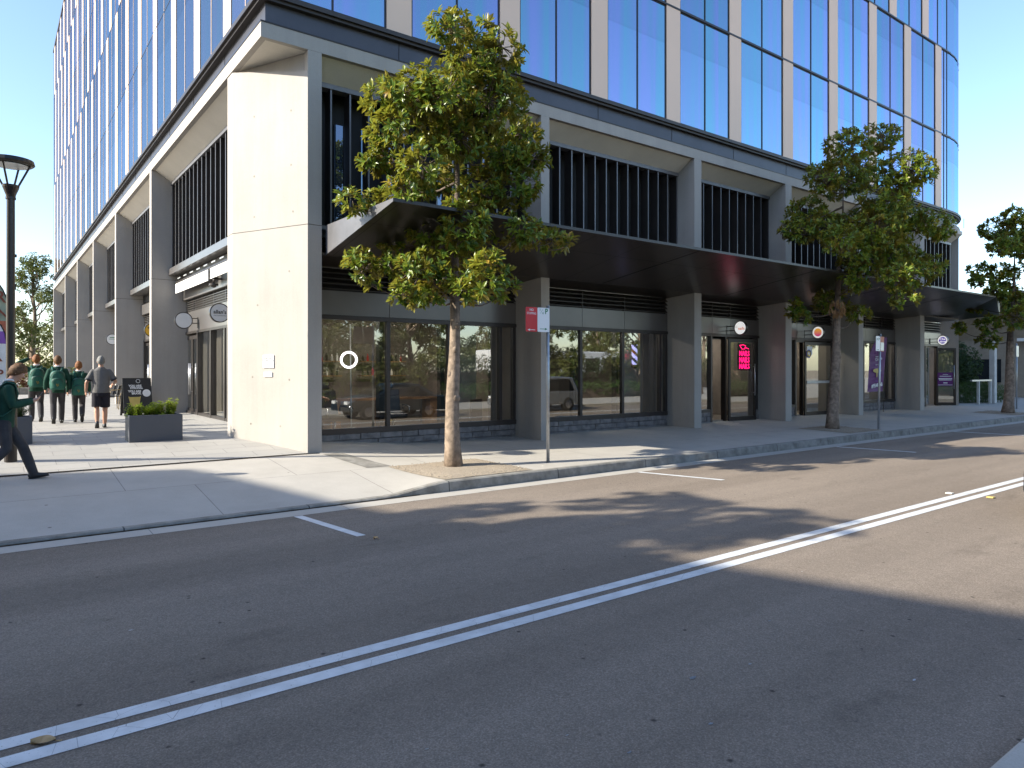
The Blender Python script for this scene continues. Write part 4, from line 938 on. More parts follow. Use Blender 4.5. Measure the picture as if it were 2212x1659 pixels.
        for i, sx in enumerate((-1, 1)): chain(p, [V((sx*.088, 0, .88)), V(J['knee'][i]), V(J['ankle'][i])+V((0, 0, .0))], [.098, .074, .062], (.0, .06))
        child(p, 'trousers', 'trouser_grey')
    else:
        t = MB()
        rows = [(.86, .182, .142), (.95, .186, .15), (1.06, .185, .155), (1.2, .19, .15), (1.32, .196, .13), (1.40, .19, .108), (1.455, .10, .085), (1.49, .07, .07)]
        t.loft([(V((0, 0, z))+lean(z), rx, ry) for z, rx, ry in rows], n=18)
        for i, sx in enumerate((-1, 1)):
            sh = V((sx*.172, 0, 1.375))+lean(1.39); el = V(J['elbow'][i]); e2 = sh.lerp(el, .82); limb(t, [sh, sh.lerp(e2, .5), e2], [.067, .069, .071]); t.ell(sh, .067, .067, .067, 10, 8)
        child(t, 'shirt', 'tee_grey')
        for i, sx in enumerate((-1, 1)):
            cu = MB(); sh = V((sx*.172, 0, 1.375))+lean(1.39); el = V(J['elbow'][i]); limb(cu, [sh.lerp(el, .70), sh.lerp(el, .84)], [.0745, .0735]); cu.build('sleeve_band', 'black_plastic', root, smooth=True)
        p = MB(); p.loft([((0, 0, .78), .172, .13), ((0, 0, .88), .178, .138), ((0, 0, .98), .168, .13)], n=16)
        for i, sx in enumerate((-1, 1)):
            hp = V((sx*.092, 0, .86)); kn = V(J['knee'][i]); limb(p, [hp, hp.lerp(kn, .5), hp.lerp(kn, .93)], [.108, .108, .112])
        child(p, 'shorts', 'short_dark')
    return root
def backpack(label, loc, rz, H, up, drop=0, group='green school backpacks', tilt=0):
    s = H/1.75; root = thing('backpack', label, 'backpack', loc, rz, group); root.scale = (s, s, s); u = V(up)
    c = V((0, -.215, 1.16-drop))+u*.6
    def rb(mb, cx, cy, cz, w, d, h):
        rows = []
        for t, k in ((0, .78), (.04, .93), (.12, 1), (.6, 1), (.8, .95), (.92, .80), (.985, .52), (1, .3)): rows.append((V((cx, cy-(0.02 if t > .8 else 0)*0, cz-h/2+h*t)), w/2*k, d/2*(k*.6+.4)))
        mb.loft(rows, n=20)
    m = MB(); rb(m, c.x, c.y, c.z, .34, .24, .50); m.build('bag', 'pack_green', root, smooth=True)
    m = MB(); rb(m, c.x, c.y-.085, c.z-.085, .28, .13, .29); o = m.build('front_pocket', 'pack_green', root, smooth=True)
    z = MB(); z.tube([(c.x+.125*math.cos(a), c.y-.152+.02*math.cos(a)**2, c.z-.06+.10*math.sin(a)) for a in [math.pi*q/12 for q in range(13)]], .006, 6); z.build('zip', 'pack_dark', o)
    k = MB(); 
    for qx, qz in ((-.02, .02), (.012, .022), (-.012, -.004), (.02, -.006), (0, -.028)): k.box(c.x+qx-.009, c.x+qx+.009, c.y-.158, c.y-.152, c.z-.12+qz-.008, c.z-.12+qz+.008)
    k.build('crest', 'crest_gold', o)
    m = MB(); m.tube([(c.x+.15*math.cos(a), c.y-.118+.03*math.cos(a)**2, c.z+.06+.17*math.sin(a)) for a in [math.pi*q/12 for q in range(13)]], .007, 6); m.build('zip', 'pack_dark', root)
    m = MB(); m.tube([(c.x-.03, c.y+.08, c.z+.24), (c.x, c.y+.07, c.z+.30), (c.x+.03, c.y+.08, c.z+.24)], .009, 6); m.build('handle', 'pack_dark', root)
    for sx in (-1, 1):
        m = MB(); P = [V((sx*.06, -.12-.0, 1.30-drop*.5)), V((sx*.10, -.105, 1.42)), V((sx*.115, -.03, 1.475)), V((sx*.115, .07, 1.44)), V((sx*.125, .125, 1.30)), V((sx*.15, .11, 1.1)), V((sx*.165, -.02, .98)), V((sx*.14, -.12, .98))]
        P = [p+u*max(0, (p.z-.9)/.52) for p in P]; vs = []; 
        m.loft([(p, .027, .008) for p in P], side=(1, 0, 0), n=8); m.build('strap', 'pack_green', root, smooth=True)
    return root
DN = dict(elbow=[(-.25, -.04, 1.13), (.25, -.02, 1.13)], wrist=[(-.27, .06, .90), (.27, .05, .90)])
def walk(a, knee=True):   # a = stride; left leg forward when positive
    return dict(knee=[(-.09, .06+.16*a, .50), (.09, .06-.05*a, .49)], ankle=[(-.085, .28*a, .085+(.0 if a > 0 else .06)), (.085, -.28*a, .085+(.06 if a > 0 else 0))], toe=[(10 if a > 0 else -32), (-32 if a > 0 else 10)])
b1 = dict(DN); b1.update(walk(.75)); b1['elbow'] = [(-.43, .05, 1.52), (.25, -.04, 1.13)]; b1['wrist'] = [(-.16, .13, 1.66), (.28, .03, .9)]
person('boy in green blazer walking away with his left hand raised to his head', (1.04, 22.9, .34), R(2), 1.80, b1, 'school', 'hair_ginger', group='school boys walking away')
backpack('green backpack on the boy whose hand is raised to his head', (1.04, 22.9, .34), R(2), 1.80, (0, 0, 0))
b2 = dict(DN); b2.update(walk(-.6))
person('short haired boy in green blazer walking away, middle of the three with arms down', (1.45, 21.8, .34), R(-4), 1.76, b2, 'school', 'hair_brown', group='school boys walking away')
backpack('green backpack on the middle boy of the three walking away', (1.45, 21.8, .34), R(-4), 1.76, (0, 0, 0), .03)
b3 = dict(DN); b3.update(walk(.9)); b3['knee'] = [(-.09, .2, .5), (.09, .06, .5)]; b3['ankle'] = [(-.085, .2, .085), (.085, -.3, .22)]; b3['toe'] = [5, -58]
person('shortest ginger haired boy in green blazer, stepping with one heel lifted', (1.93, 21.9, .34), R(-5), 1.62, b3, 'school', 'hair_ginger', group='school boys walking away')
backpack('low slung green backpack on the shortest boy', (1.93, 21.9, .34), R(-5), 1.62, (0, 0, 0), .12)
mn = dict(fat=1.22); mn.update(walk(-.35)); mn['elbow'] = [(-.30, -.02, 1.12), (.31, .0, 1.13)]; mn['wrist'] = [(-.31, .08, .90), (.26, .22, 1.05)]; mn['hairt'] = .008
person('grey haired man in grey polo shirt and dark shorts walking away', (2.18, 19.5, .335), R(-3), 1.74, mn, 'man', 'hair_grey', 'skin_tan')
nb_ = dict(up=(0, .06, 0), head=(0, .09, 1.62), pitch=R(30)); nb_['elbow'] = [(-.235, .12, 1.14), (.235, .10, 1.13)]; nb_['wrist'] = [(-.10, .34, 1.19), (.09, .33, 1.18)]
nb_['hand'] = [(.35, .8, .25), (-.4, .8, .25)]; nb_['palm'] = [(.5, -.2, .8), (-.5, -.2, .8)]; nb_['thumb'] = [1, -1]; nb_['curl'] = .7
nb_['knee'] = [(-.09, .22, .51), (.09, .03, .49)]; nb_['ankle'] = [(-.085, .36, .085), (.085, -.32, .15)]; nb_['toe'] = [8, -40]
zb = gh(.2, 13.1)
person('boy in green blazer walking past the lamp post with head bent over a phone', (.19, 13.1, zb), R(-92), 1.80, nb_, 'school', 'hair_brown', vox=.010)
backpack('green backpack on the boy looking at his phone', (.19, 13.1, zb), R(-92), 1.80, (0, .06, 0))
ph = MB(); ph.t = Matrix.Translation((.19, 13.1, zb)) @ Matrix.Rotation(R(-92), 4, 'Z') @ Matrix.Scale(1.80/1.75, 4) @ Matrix.Translation((0, .44, 1.265)) @ Matrix.Rotation(R(-38), 4, 'X')
ph.box(-.036, .036, -.004, .004, -.075, .075); tag(ph.build('phone', 'black_plastic', None, bevel=.003), 'dark phone held by the boy with bent head', 'phone')
# ================================================================ STREET OBJECTS
def parking_sign(name, label, base, yaw, lean, H, plates, zt, group):
    root = thing(name, label, 'sign', base, yaw, group)
    m = MB().use('galv'); m.tube([(0, 0, -.1), (0, 0, H)], .032, 14); m.use('steel').ell((0, 0, H), .034, .034, .015, 12, 6); p = m.build('post', None, root, smooth=True)
    return root
ps = parking_sign('parking_sign', 'steel post with red no stopping plate beside white quarter hour parking plate', (8.93, 10.71, gh(8.93, 10.71)), 0, 0, 3.12, None, 0, 'parking sign posts')
def plate(root, x0, x1, z0, z1, y, mat, ry=0):
    m = MB().use(mat); r = .025; pts = []
    for cx, cz, a0 in ((x1-r, z1-r, 0), (x0+r, z1-r, 90), (x0+r, z0+r, 180), (x1-r, z0+r, 270)):
        for k in range(5): a = R(a0+k*22.5); pts.append((cx+r*math.cos(a), cz+r*math.sin(a)))
    m.extr([(a, b) for a, b in pts][::-1], y-.003, y, 'y'); m.use('galv').extr([(a, b) for a, b in pts][::-1], y+.0005, y+.002, 'y'); return m.build('plate', None, root)
zb = gh(8.93, 10.71)
RX = (R(90), 0, 0)
rp = plate(ps, -.595, -.305, 2.53-zb-.03, 2.99-zb-.01, -.036, 'sign_red'); wp = plate(ps, -.298, .005, 2.53-zb-.03, 2.99-zb-.01, -.036, 'sign_white')
text('lettering', 'NO', .062, 'sign_white', rp, (-.45, -.0405, 2.925-zb), RX, bold=.001); text('lettering', 'STOPPING', .062, 'sign_white', rp, (-.45, -.0405, 2.855-zb), RX, sx=.82)
def arrow(par, x0, x1, z, y, mat, h=.018):
    d = 1 if x1 > x0 else -1; m = MB().use(mat); a, b = sorted((x0, x1-d*.05)); m.box(a, b, y-.002, y, z-h*.3, z+h*.3)
    t = [(x1, z), (x1-d*.06, z+h*1.3), (x1-d*.06, z-h*1.3)]; t = t if d < 0 else t[::-1]; m.extr(t, y-.002, y, 'y'); m.build('arrow', None, par)
arrow(rp, -.36, -.55, 2.535-zb, -.0395, 'sign_white'); arrow(wp, -.24, -.05, 2.56-zb, -.0395, 'sign_green')
text('lettering', 'P', .15, 'sign_green', wp, (-.075, -.0405, 2.905-zb), RX, bold=.003); text('lettering', '1', .07, 'sign_green', wp, (-.235, -.0405, 2.935-zb), RX); text('lettering', '4', .07, 'sign_green', wp, (-.165, -.0405, 2.87-zb), RX)
m = MB().use('sign_green'); m.add([(-.235, -.0405, 2.86-zb), (-.228, -.0405, 2.86-zb), (-.165, -.0405, 2.945-zb), (-.172, -.0405, 2.945-zb)], [(0, 1, 2, 3)]); m.build('stroke', None, wp)
z2 = gh(22.12, 10.52)
ps2 = parking_sign('parking_sign', 'slightly leaning parking sign post in front of the purple flag', (22.12, 10.52, z2), 0, 0, 2.95, None, 0, 'parking sign posts'); ps2.rotation_euler = (0, R(2.2), 0)
wp = plate(ps2, -.34, -.07, 2.42, 2.88, -.036, 'sign_white', 0); rp = plate(ps2, -.06, .18, 2.42, 2.88, -.036, 'orange_ink')
text('lettering', 'P', .13, 'sign_green', wp, (-.15, -.041, 2.78), RX, bold=.002); text('lettering', '1/2', .08, 'sign_green', wp, (-.265, -.041, 2.78), RX, sx=.8); arrow(wp, -.28, -.14, 2.46, -.0395, 'sign_green')
MB().use('galv').box(-.05, .17, -.041, -.0395, 2.44, 2.7).build('sheen_panel', None, rp)
z3 = gh(37.96, 11.8)
ps3 = parking_sign('parking_sign', 'thin grey sign post right of the far magnolia trunk', (37.96, 11.8, z3), 0, 0, 3.0, None, 0, 'parking sign posts')
plate(ps3, -.15, .15, 2.4, 2.9, -.036, 'galv')
# lamp post with a flared open lantern
lp = thing('lamp_post', 'black lamp post with flared open lantern at the left', 'lamp post', (.3, 14.5, gh(.3, 14.5)), 0)
m = MB().use('black_metal'); m.tube([(0, 0, -.05), (0, 0, 1.05), (0, 0, 1.06), (0, 0, 4.42)], [.092, .092, .066, .060], 20); m.tube([(0, 0, 4.42), (0, 0, 4.46)], [.075, .075], 16); m.build('post', None, lp, smooth=False)
m = MB().use('black_metal')
m.tube([(0, 0, 4.40), (0, 0, 4.5), (0, 0, 4.62), (0, 0, 4.66)], [.055, .075, .12, .125], 18); m.build('lantern_base', None, lp)
for k in range(4):
    a = R(45+90*k+22); MB().use('black_metal').tube([(.10*math.cos(a), .10*math.sin(a), 4.62), (.30*math.cos(a), .30*math.sin(a), 5.02)], .017, 6).build('strut', None, lp)
m = MB().use('black_metal'); m.tube([(0, 0, 5.0), (0, 0, 5.03), (0, 0, 5.09)], [.31, .345, .33], 4+20); m.tube([(0, 0, 5.09), (0, 0, 5.115)], [.30, .1], 20); o = m.build('lantern_head', None, lp)
MB().use('lamp_face').disc((0, 0, 4.992), (0, 0, -1), .26, .006, 24).build('lens', None, o)
m = MB().use('black_metal'); m.box(.055, .075, -.01, .01, 2.9, 3.0); m.box(.055, .085, -.012, .012, 3.45, 3.5); m.build('bracket', None, lp)
# feather banners behind the lamp post
def feather(name, label, base, rz, h, w, bands, letters, group):
    root = thing(name, label, 'banner', base, rz, group)
    m = MB().use('black_metal'); m.tube([(w, 0, 0)]+[(w, 0, h*.72)]+[(w*math.cos(t)*1.0, 0, h*.72+h*.28*math.sin(t)) for t in [R(q) for q in range(15, 100, 12)]], .014, 8); m.build('pole', None, root)
    m = MB(); n = 26
    for i in range(n):
        def prof(t):
            z = .5+(h-.52)*t; x1 = w if z < h*.72 else w*math.sqrt(max(0, 1-((z-h*.72)/(h*.28))**2)); return z, -.05*math.sin(t*3)+.0, x1-.01
        (z0, a0, b0), (z1, a1, b1) = prof(i/n), prof((i+1)/n); mt = [q[1] for q in bands if i/n < q[0]][0]; m.use(mt)
        c0 = .03*math.sin(i*.9); c1 = .03*math.sin((i+1)*.9); x0a, x0b = (a0+b0)/2, (a1+b1)/2
        m.add([(a0, 0, z0), (x0a, c0, z0), (b0, 0, z0), (a1, 0, z1), (x0b, c1, z1), (b1, 0, z1)], [(0, 1, 4, 3), (1, 2, 5, 4)])
    f = m.build('fabric', None, root, smooth=False); so_ = f.modifiers.new('solid', 'SOLIDIFY'); so_.thickness = .004
    for body, size, x, z, mat in letters: text('lettering', body, size, mat, f, (x, -.045, z), RX, 'RIGHT', bold=.004)
    return root
feather('feather_banner', 'pale green feather banner with a burger picture behind the lamp post', (-.62, 19.0, .34), 0, 3.75, .98, [(.12, 'sage'), (.36, 'sage'), (.52, 'burger'), (.58, 'orange_ink'), (2, 'sage')], [('BAR', .36, .93, 3.0, 'rust_text'), ('OPEN', .34, 1.02, 2.62, 'rust_text')], 'feather banners')
feather('feather_banner', 'white and purple feather banner leaning left of the lamp post', (-.55, 18.0, .34), R(4), 2.75, .86, [(.20, 'lav'), (.62, 'offwhite'), (.74, 'lav'), (.9, 'offwhite'), (2, 'sign_red')], [('BAR', .42, .78, 1.72, 'rust_text'), ('SHOP', .25, .80, 1.32, 'rust_text')], 'feather banners')
# round projecting signs
def proj_sign(label, c, axis, wall, r, face, faceback=None, ring='black_metal', deco=None):
    """disc centre c, facing axis; two bars run to the wall point"""
    root = thing('projecting_sign', label, 'sign', c, 0, 'round projecting shop signs'); ax = V(axis)
    MB().use(ring).disc(-ax*.05, ax, r, .10, 40, r-.022).build('rim', None, root, smooth=False)
    fo = MB().use(face).disc(-ax*.045, ax, r-.024, .09, 40).build('face', None, root)
    m = MB().use(ring); wv = V(wall)-V(c); d = wv.normalized()
    for z in (-.075, .075): m.tube([d*(r-.01)+V((0, 0, z)), wv+V((0, 0, z))], .014, 6)
    m.tube([wv+V((0, 0, -.22)), wv+V((0, 0, .11))], .018, 6); m.build('bracket', None, root)
    return root, fo
s_, f_ = proj_sign('blank white round sign beside the double door', (4.79, 23.2, 3.26), (0, -1, 0), (5.2, 23.2, 3.26), .255, 'offwhite')
s_, f_ = proj_sign('round white sign reading allan\'s beside the corner column', (4.785, 19.0, 3.22), (0, -1, 0), (5.2, 19.0, 3.22), .25, 'offwhite')
text('lettering', "allan's", .135, 'ink', f_, (0, -.047, .02), RX, sx=1.0, bold=.003); text('lettering', 'men hairdressing', .042, 'ink_grey', f_, (0, -.047, -.07), RX, sx=1.1)
s_, f_ = proj_sign('round yellow sign with a small face farther along the side arcade', (4.55, 27.0, 3.12), (0, -1, 0), (5.2, 27.0, 3.12), .235, 'yellow')
MB().use('ink').box(-.12, .12, -.049, -.046, .05, .10).ell((-.06, -.047, -.02), .02, .004, .02, 8, 6).ell((.06, -.047, -.02), .02, .004, .02, 8, 6).build('mark', None, f_)
s_, f_ = proj_sign('round pale green and white sign behind the third column', (4.22, 34.0, 3.03), (0, -1, 0), (5.2, 34, 3.03), .235, 'offwhite')
MB().use('sign_green').box(-.1, .1, -.049, -.046, .06, .09).box(-.13, .13, -.049, -.046, 0, .015).build('mark', None, f_)
s_, f_ = proj_sign('round white nails sign above the neon door', (20.1, 14.06, 3.14), (-1, 0, 0), (20.1, 14.62, 3.14), .235, 'sign_lit')
RXN = (R(90), 0, R(-90))
text('lettering', 'nails', .15, 'mark_orange', f_, (-.047, -.045, -.02), RXN, bold=.002); text('lettering', 'pear', .06, 'ink_grey', f_, (-.047, .14, .04), RXN)
s_, f_ = proj_sign('round sign with an orange to pink sunset disc beside the second magnolia', (24.91, 14.05, 3.14), (-1, 0, 0), (24.91, 14.62, 3.14), .235, 'sign_lit')
m, nt, b = newmat('sunset'); gr = ramp(nt, nd(nt, 'ShaderNodeSeparateXYZ').outputs[2], [(0., 0), (1., 0)])
nt.nodes.clear(); out = nd(nt, 'ShaderNodeOutputMaterial'); b = nd(nt, 'ShaderNodeBsdfPrincipled'); nt.links.new(b.outputs[0], out.inputs[0])
tc = nd(nt, 'ShaderNodeTexCoord'); sx_ = nd(nt, 'ShaderNodeSeparateXYZ'); nt.links.new(tc.outputs['Generated'], sx_.inputs[0]); nt.links.new(ramp(nt, sx_.outputs[2], [(.1, (.6, .04, .2)), (.9, (.8, .4, .03))]), b.inputs['Base Color']); nt.links.new(b.inputs['Base Color'].links[0].from_socket, b.inputs['Emission Color']); b.inputs['Emission Strength'].default_value = .22
MB().use('sunset').disc((-.045, 0, 0), (-1, 0, 0), .15, .003, 32).build('mark', None, f_)
for k in range(24):
    a = R(15*k)
    if k % 6 != 5: pass
m_ = MB().use('ink_grey')
for k in range(36):
    if k in (8, 9, 10, 26, 27, 28): continue
    a = R(10*k); m_.ell((-.046, .182*math.cos(a), .182*math.sin(a)), .002, .009, .009, 6, 4)
m_.build('lettering_ring', None, f_)
s_, f_ = proj_sign('round white and blue tea shop sign by the farthest door', (35.75, 14.04, 3.11), (-1, 0, 0), (35.75, 14.6, 3.11), .235, 'sign_lit')
MB().use('mark_blue').disc((-.045, 0, 0), (-1, 0, 0), .155, .003, 32).build('mark', None, f_)
text('lettering', 'Cha', .14, 'sign_lit', f_, (-.05, .0, .055), RXN, bold=.004, sx=1.1); text('lettering', 'time', .13, 'sign_lit', f_, (-.05, -.01, -.06), RXN, bold=.004, sx=1.1)
# plaques on the corner column
nn = V((-(15.52-Y0), -(5.09-4.17), 0)).normalized(); dd = V((5.09-4.17, Y0-15.52, 0)).normalized(); yaw = math.atan2(dd.y, dd.x)
def wallpt(px, z): # plan point on the raked face at picture column px
    u = (px-1106)/1508; d = CAMF+CAMR*u; a = V((5.09, Y0, 0)); n3 = nn; t = a.dot(n3)/d.dot(n3); p = d*t; return V((p.x, p.y, z))+n3*.004
def plaque(name, label, pxc, z, w, h, group):
    p = wallpt(pxc, z); root = thing(name, label, 'sign', p, yaw, group)
    m = MB().use('sign_white'); m.box(-w/2, w/2, -.018, 0, -h/2, h/2); o = m.build('board', None, root, bevel=.003); return root, o
depth = wallpt(582, 2).dot(CAMF); k_ = depth/1508
zc = lambda py: 1.77+(797-py)*k_
ang = abs(dd.dot(CAMR))
r1, o1 = plaque('wall_sign', 'square white pedestrian traffic only sign on the corner column', 581, zc(781), 28*k_/ang*1.0, 28*k_, 'signs on the corner column')
w_ = 28*k_/ang
text('lettering', 'PEDESTRIAN', .052, 'ink_grey', o1, (0, -.0195, .065), RX, bold=.001, sx=1.05*w_/.36); text('lettering', 'TRAFFIC ONLY', .052, 'ink_grey', o1, (0, -.0195, .012), RX, bold=.001, sx=1.0*w_/.36)
m = MB()
for k in range(4):
    x = (-.3+.2*k)*w_; m.use('ink_grey').disc((x, -.0185, -.065), (0, -1, 0), .028, .002, 20, .022); m.use('ink').ell((x, -.019, -.065), .010 if k == 1 else .005, .002, .014 if k == 1 else .006, 8, 6)
m.build('pictograms', None, o1)
r2, o2 = plaque('wall_sign', 'small white no smoking sign below the pedestrian sign', 580, zc(809), 22*k_/ang, 10*k_, 'signs on the corner column')
w2 = 22*k_/ang; MB().use('sign_red').disc((-.3*w2, -.0185, 0), (0, -1, 0), .03, .002, 20, .023).build('pictogram', None, o2)
text('lettering', 'NO', .026, 'ink_grey', o2, (.14*w2, -.0195, .02), RX); text('lettering', 'SMOKING', .026, 'ink', o2, (.14*w2, -.0195, -.018), RX)
# security camera under the awning
sc = thing('security_camera', 'bronze dome security camera on an arm under the awning', 'camera', (4.86, 19.9, 4.02)); m = MB().use('bronze'); m.tube([(.38, .1, .08), (.25, .05, .2), (0, 0, .18), (0, 0, .06)], .028, 8); m.build('arm', None, sc, smooth=True)
MB().use('bronze').disc((0, 0, 0), (0, 0, 1), .12, .05, 20).ell((0, 0, 0), .075, .075, .06, 12, 8).build('dome', None, sc)
# sandwich board and cafe chairs
ab = thing('sandwich_board', 'black A-frame board with a yellow cup drawing behind the lime planter', 'sign', (3.66, 24.2, .34), R(5))
for sgn in (-1, 1):
    m = MB().use('black_plastic'); m.t = Matrix.Translation((0, sgn*.26, 0)) @ Matrix.Rotation(R(13*sgn), 4, 'X'); m.box(-.40, .40, -.012, .012, .06, 1.18); m.box(-.4, -.34, -.018, .018, 0, .06); m.box(.34, .4, -.018, .018, 0, .06); o = m.build('panel', None, ab)
    if sgn == -1:
        pf = o
Tm = Matrix.Translation((0, -.26, 0)) @ Matrix.Rotation(R(-13), 4, 'X')
def onb(x, z): p = Tm @ V((x, -.0155, z)); return p
RB = (R(90-13), 0, 0)
for b_, x, z in (('YOU ARE', -.06, .93), ('STRONG.', -.02, .86), ('YOU ARE', -.08, .76), ('BRAVE.', -.03, .69)): text('lettering', b_, .085, 'offwhite', pf, onb(x, z), RB, bold=.004)
m = MB().use('cup_yellow'); m.t = Tm; m.add([(-.20, -.014, .28), (.02, -.014, .28), (.08, -.014, .60), (-.26, -.014, .60), (-.2, -.022, .28), (.02, -.022, .28), (.08, -.022, .60), (-.26, -.022, .60)], [(4, 5, 6, 7), (0, 4, 7, 3), (1, 2, 6, 5), (3, 7, 6, 2)]); m.use('ink').box(-.24, .06, -.024, -.014, .58, .61)
m.build('cup_drawing', None, pf); m = MB().use('offwhite'); m.t = Tm; m.disc((.25, -.014, .70), (0, -1, 0), .115, .006, 24).build('speech_bubble', None, pf); m = MB().use('offwhite'); m.t = Tm; m.disc((.03, -.014, 1.08), (0, -1, 0), .06, .006, 20, .05).build('emblem', None, pf)
def cafe_chair(label, loc, rz):
    root = thing('cafe_chair', label, 'chair', loc, rz, 'rattan cafe chairs')
    for sx, sy in ((-.2, -.2), (.2, -.2), (-.2, .2), (.2, .2)):
        MB().use('wicker').tube([(sx*1.1, sy*1.15, 0), (sx, sy, .45)], .014, 8).build('leg', None, root, smooth=True)
    MB().use('black_plastic').box(-.22, .22, -.22, .22, .44, .475).build('seat', None, root, bevel=.01)
    m = MB().use('black_plastic'); n = 10
    for i in range(n):
        a0, a1 = R(200+140*i/n), R(200+140*(i+1)/n); p = lambda a, z: (math.cos(a)*.23, .02+math.sin(a)*.24-(z-.45)*.22, z)
        m.add([p(a0, .5), p(a1, .5), p(a1, .84), p(a0, .84)], [(0, 1, 2, 3)])
    o = m.build('backrest', None, root); q = o.modifiers.new('solid', 'SOLIDIFY'); q.thickness = .012
    MB().use('wicker').tube([(-.22, .2, .45), (-.23, .1, .66)]+[(math.cos(R(180+180*t/10))*.24, .02+math.sin(R(180+180*t/10))*.26-.085, .86-.18*abs(math.cos(R(180+180*t/10)))) for t in range(11)]+[(.23, .1, .66), (.22, .2, .45)], .014, 8).build('arm_hoop', None, root, smooth=True)
    return root
cafe_chair('rattan cafe chair nearest the walking man', (3.55, 28.6, .34), R(100)); cafe_chair('rattan cafe chair closer to the sandwich board', (3.95, 28.2, .34), R(75))
# neon, posters and door stickers
nz = thing('neon_sign', 'pink neon nails sign with a polish brush on the open door', 'neon sign', (20.12, 14.5, 0), R(-6))
def neon(body, z): 
    cu = bpy.data.curves.new('neon_letters', 'FONT'); cu.body = body; cu.size = .235; cu.align_x = 'CENTER'; cu.fill_mode = 'NONE'; cu.bevel_depth = .0055; cu.bevel_resolution = 1; cu.resolution_u = 2; cu.materials.append(MATS['neon_pink']); o = bpy.data.objects.new('neon_letters', cu); C.objects.link(o); o.parent = nz; o.location = (.68, -.02, z); o.rotation_euler = RX; o.scale = (.82, 1.05, 1)
for z in (2.22, 2.0, 1.78): neon('NAILS', z)
m = MB().use('neon_pink'); m.tube([(.46, -.02, 2.58), (.62, -.02, 2.60), (.74, -.02, 2.57), (.70, -.02, 2.46), (.56, -.02, 2.45), (.46, -.02, 2.58)], .011, 6); m.tube([(.72, -.02, 2.51), (.84, -.02, 2.48), (.90, -.02, 2.46)], .011, 6); m.build('neon_brush', None, nz)
MB().use('glass_dark').box(.36, 1.0, -.008, -.003, 1.72, 2.66).build('backing', None, nz)
po = thing('poster', 'purple printed poster on the farthest glass door', 'poster', (36.55, 14.64, 0), R(-37)); m = MB().use('purple'); m.box(.04, .78, -.035, -.028, .95, 1.6); m.use('offwhite')
for z, w, h in ((1.5, .25, .02), (1.42, .55, .03), (1.30, .66, .045), (1.24, .6, .035), (1.1, .2, .05), (1.0, .7, .02)): m.box(.41-w/2, .41+w/2, -.0365, -.035, z-h/2, z+h/2)
m.build('sheet', None, po)
MB().use('plaster').quad((.1, .012, .16), (.85, .012, .16), (.85, .012, 2.66), (.1, .012, 2.66)).build('frosted_film', None, ch_)
st = thing('sticker', 'small white sticker with a rainbow on the green shop door', 'sticker', (24.95, 14.53, 2.47), R(-4)); m = MB().use('sign_white'); m.box(0, .32, -.004, 0, -.15, .16)
for r_, mt in ((.2, 'deep_blue'), (.16, 'lime'), (.12, 'yellow')): m.use(mt).disc((.1, -.004-.2*.01*(1-r_), -.12), (0, -1, 0), r_*.8, .0015+.004*(1-r_), 24, r_*.8-.03)
m.build('sheet', None, st)
fl = thing('feather_flag', 'tall purple feather flag with gold flower outside the shop window', 'flag', (28.4, 13.95, -.02), 0)
m = MB().use('black_metal'); m.tube([(1.35, 0, 0), (1.55, 0, 1.6), (1.72, 0, 3.05), (1.70, 0, 3.15)], .014, 8); m.build('pole', None, fl)
m = MB().use('purple'); n = 16
for i in range(n):
    def pr(t): z = .86+t*2.25; return z, 0.02+.28*t+.25*max(0, t-.7)/.3*2.2, 1.28+.42*t
    (z0, a0, b0), (z1, a1, b1) = pr(i/n), pr((i+1)/n); w0, w1 = .04*math.sin(i*.8), .04*math.sin((i+1)*.8)
    m.add([(a0, 0, z0), ((a0+b0)/2, w0, z0), (b0, 0, z0), (a1, 0, z1), ((a1+b1)/2, w1, z1), (b1, 0, z1)], [(0, 1, 4, 3), (1, 2, 5, 4)])
f_ = m.build('fabric', None, fl); q = f_.modifiers.new('solid', 'SOLIDIFY'); q.thickness = .004
m = MB().use('sage')
for k in range(6): a = R(50+20*k); m.t = Matrix.Translation((.95, -.05, 2.6)) @ Matrix.Rotation(a-R(90), 4, 'Y'); m.ell((0, 0, .17), .045, .004, .16, 8, 6)
m.t = None; m.use('cup_yellow'); m.ell((.72, -.05, 1.72), .34, .004, .09, 12, 6); m.ell((.7, -.05, 1.58), .06, .004, .14, 8, 6); m.use('offwhite'); m.box(.6, 1.05, -.055, -.045, 2.28, 2.30); m.build('print', None, f_)
text('lettering', 'Chatime', .17, 'offwhite', f_, (.85, -.055, 2.2), (R(90), R(-8), 0)); text('lettering', '#PEARLAB', .2, 'offwhite', f_, (.70, -.055, 1.12), (R(90), R(-5), 0), bold=.006); text('lettering', 'ice cream', .11, 'offwhite', f_, (.8, -.055, 1.98), (R(90), R(-4), 0)); text('lettering', 'at home', .10, 'lav', f_, (.72, -.055, 1.3), RX)
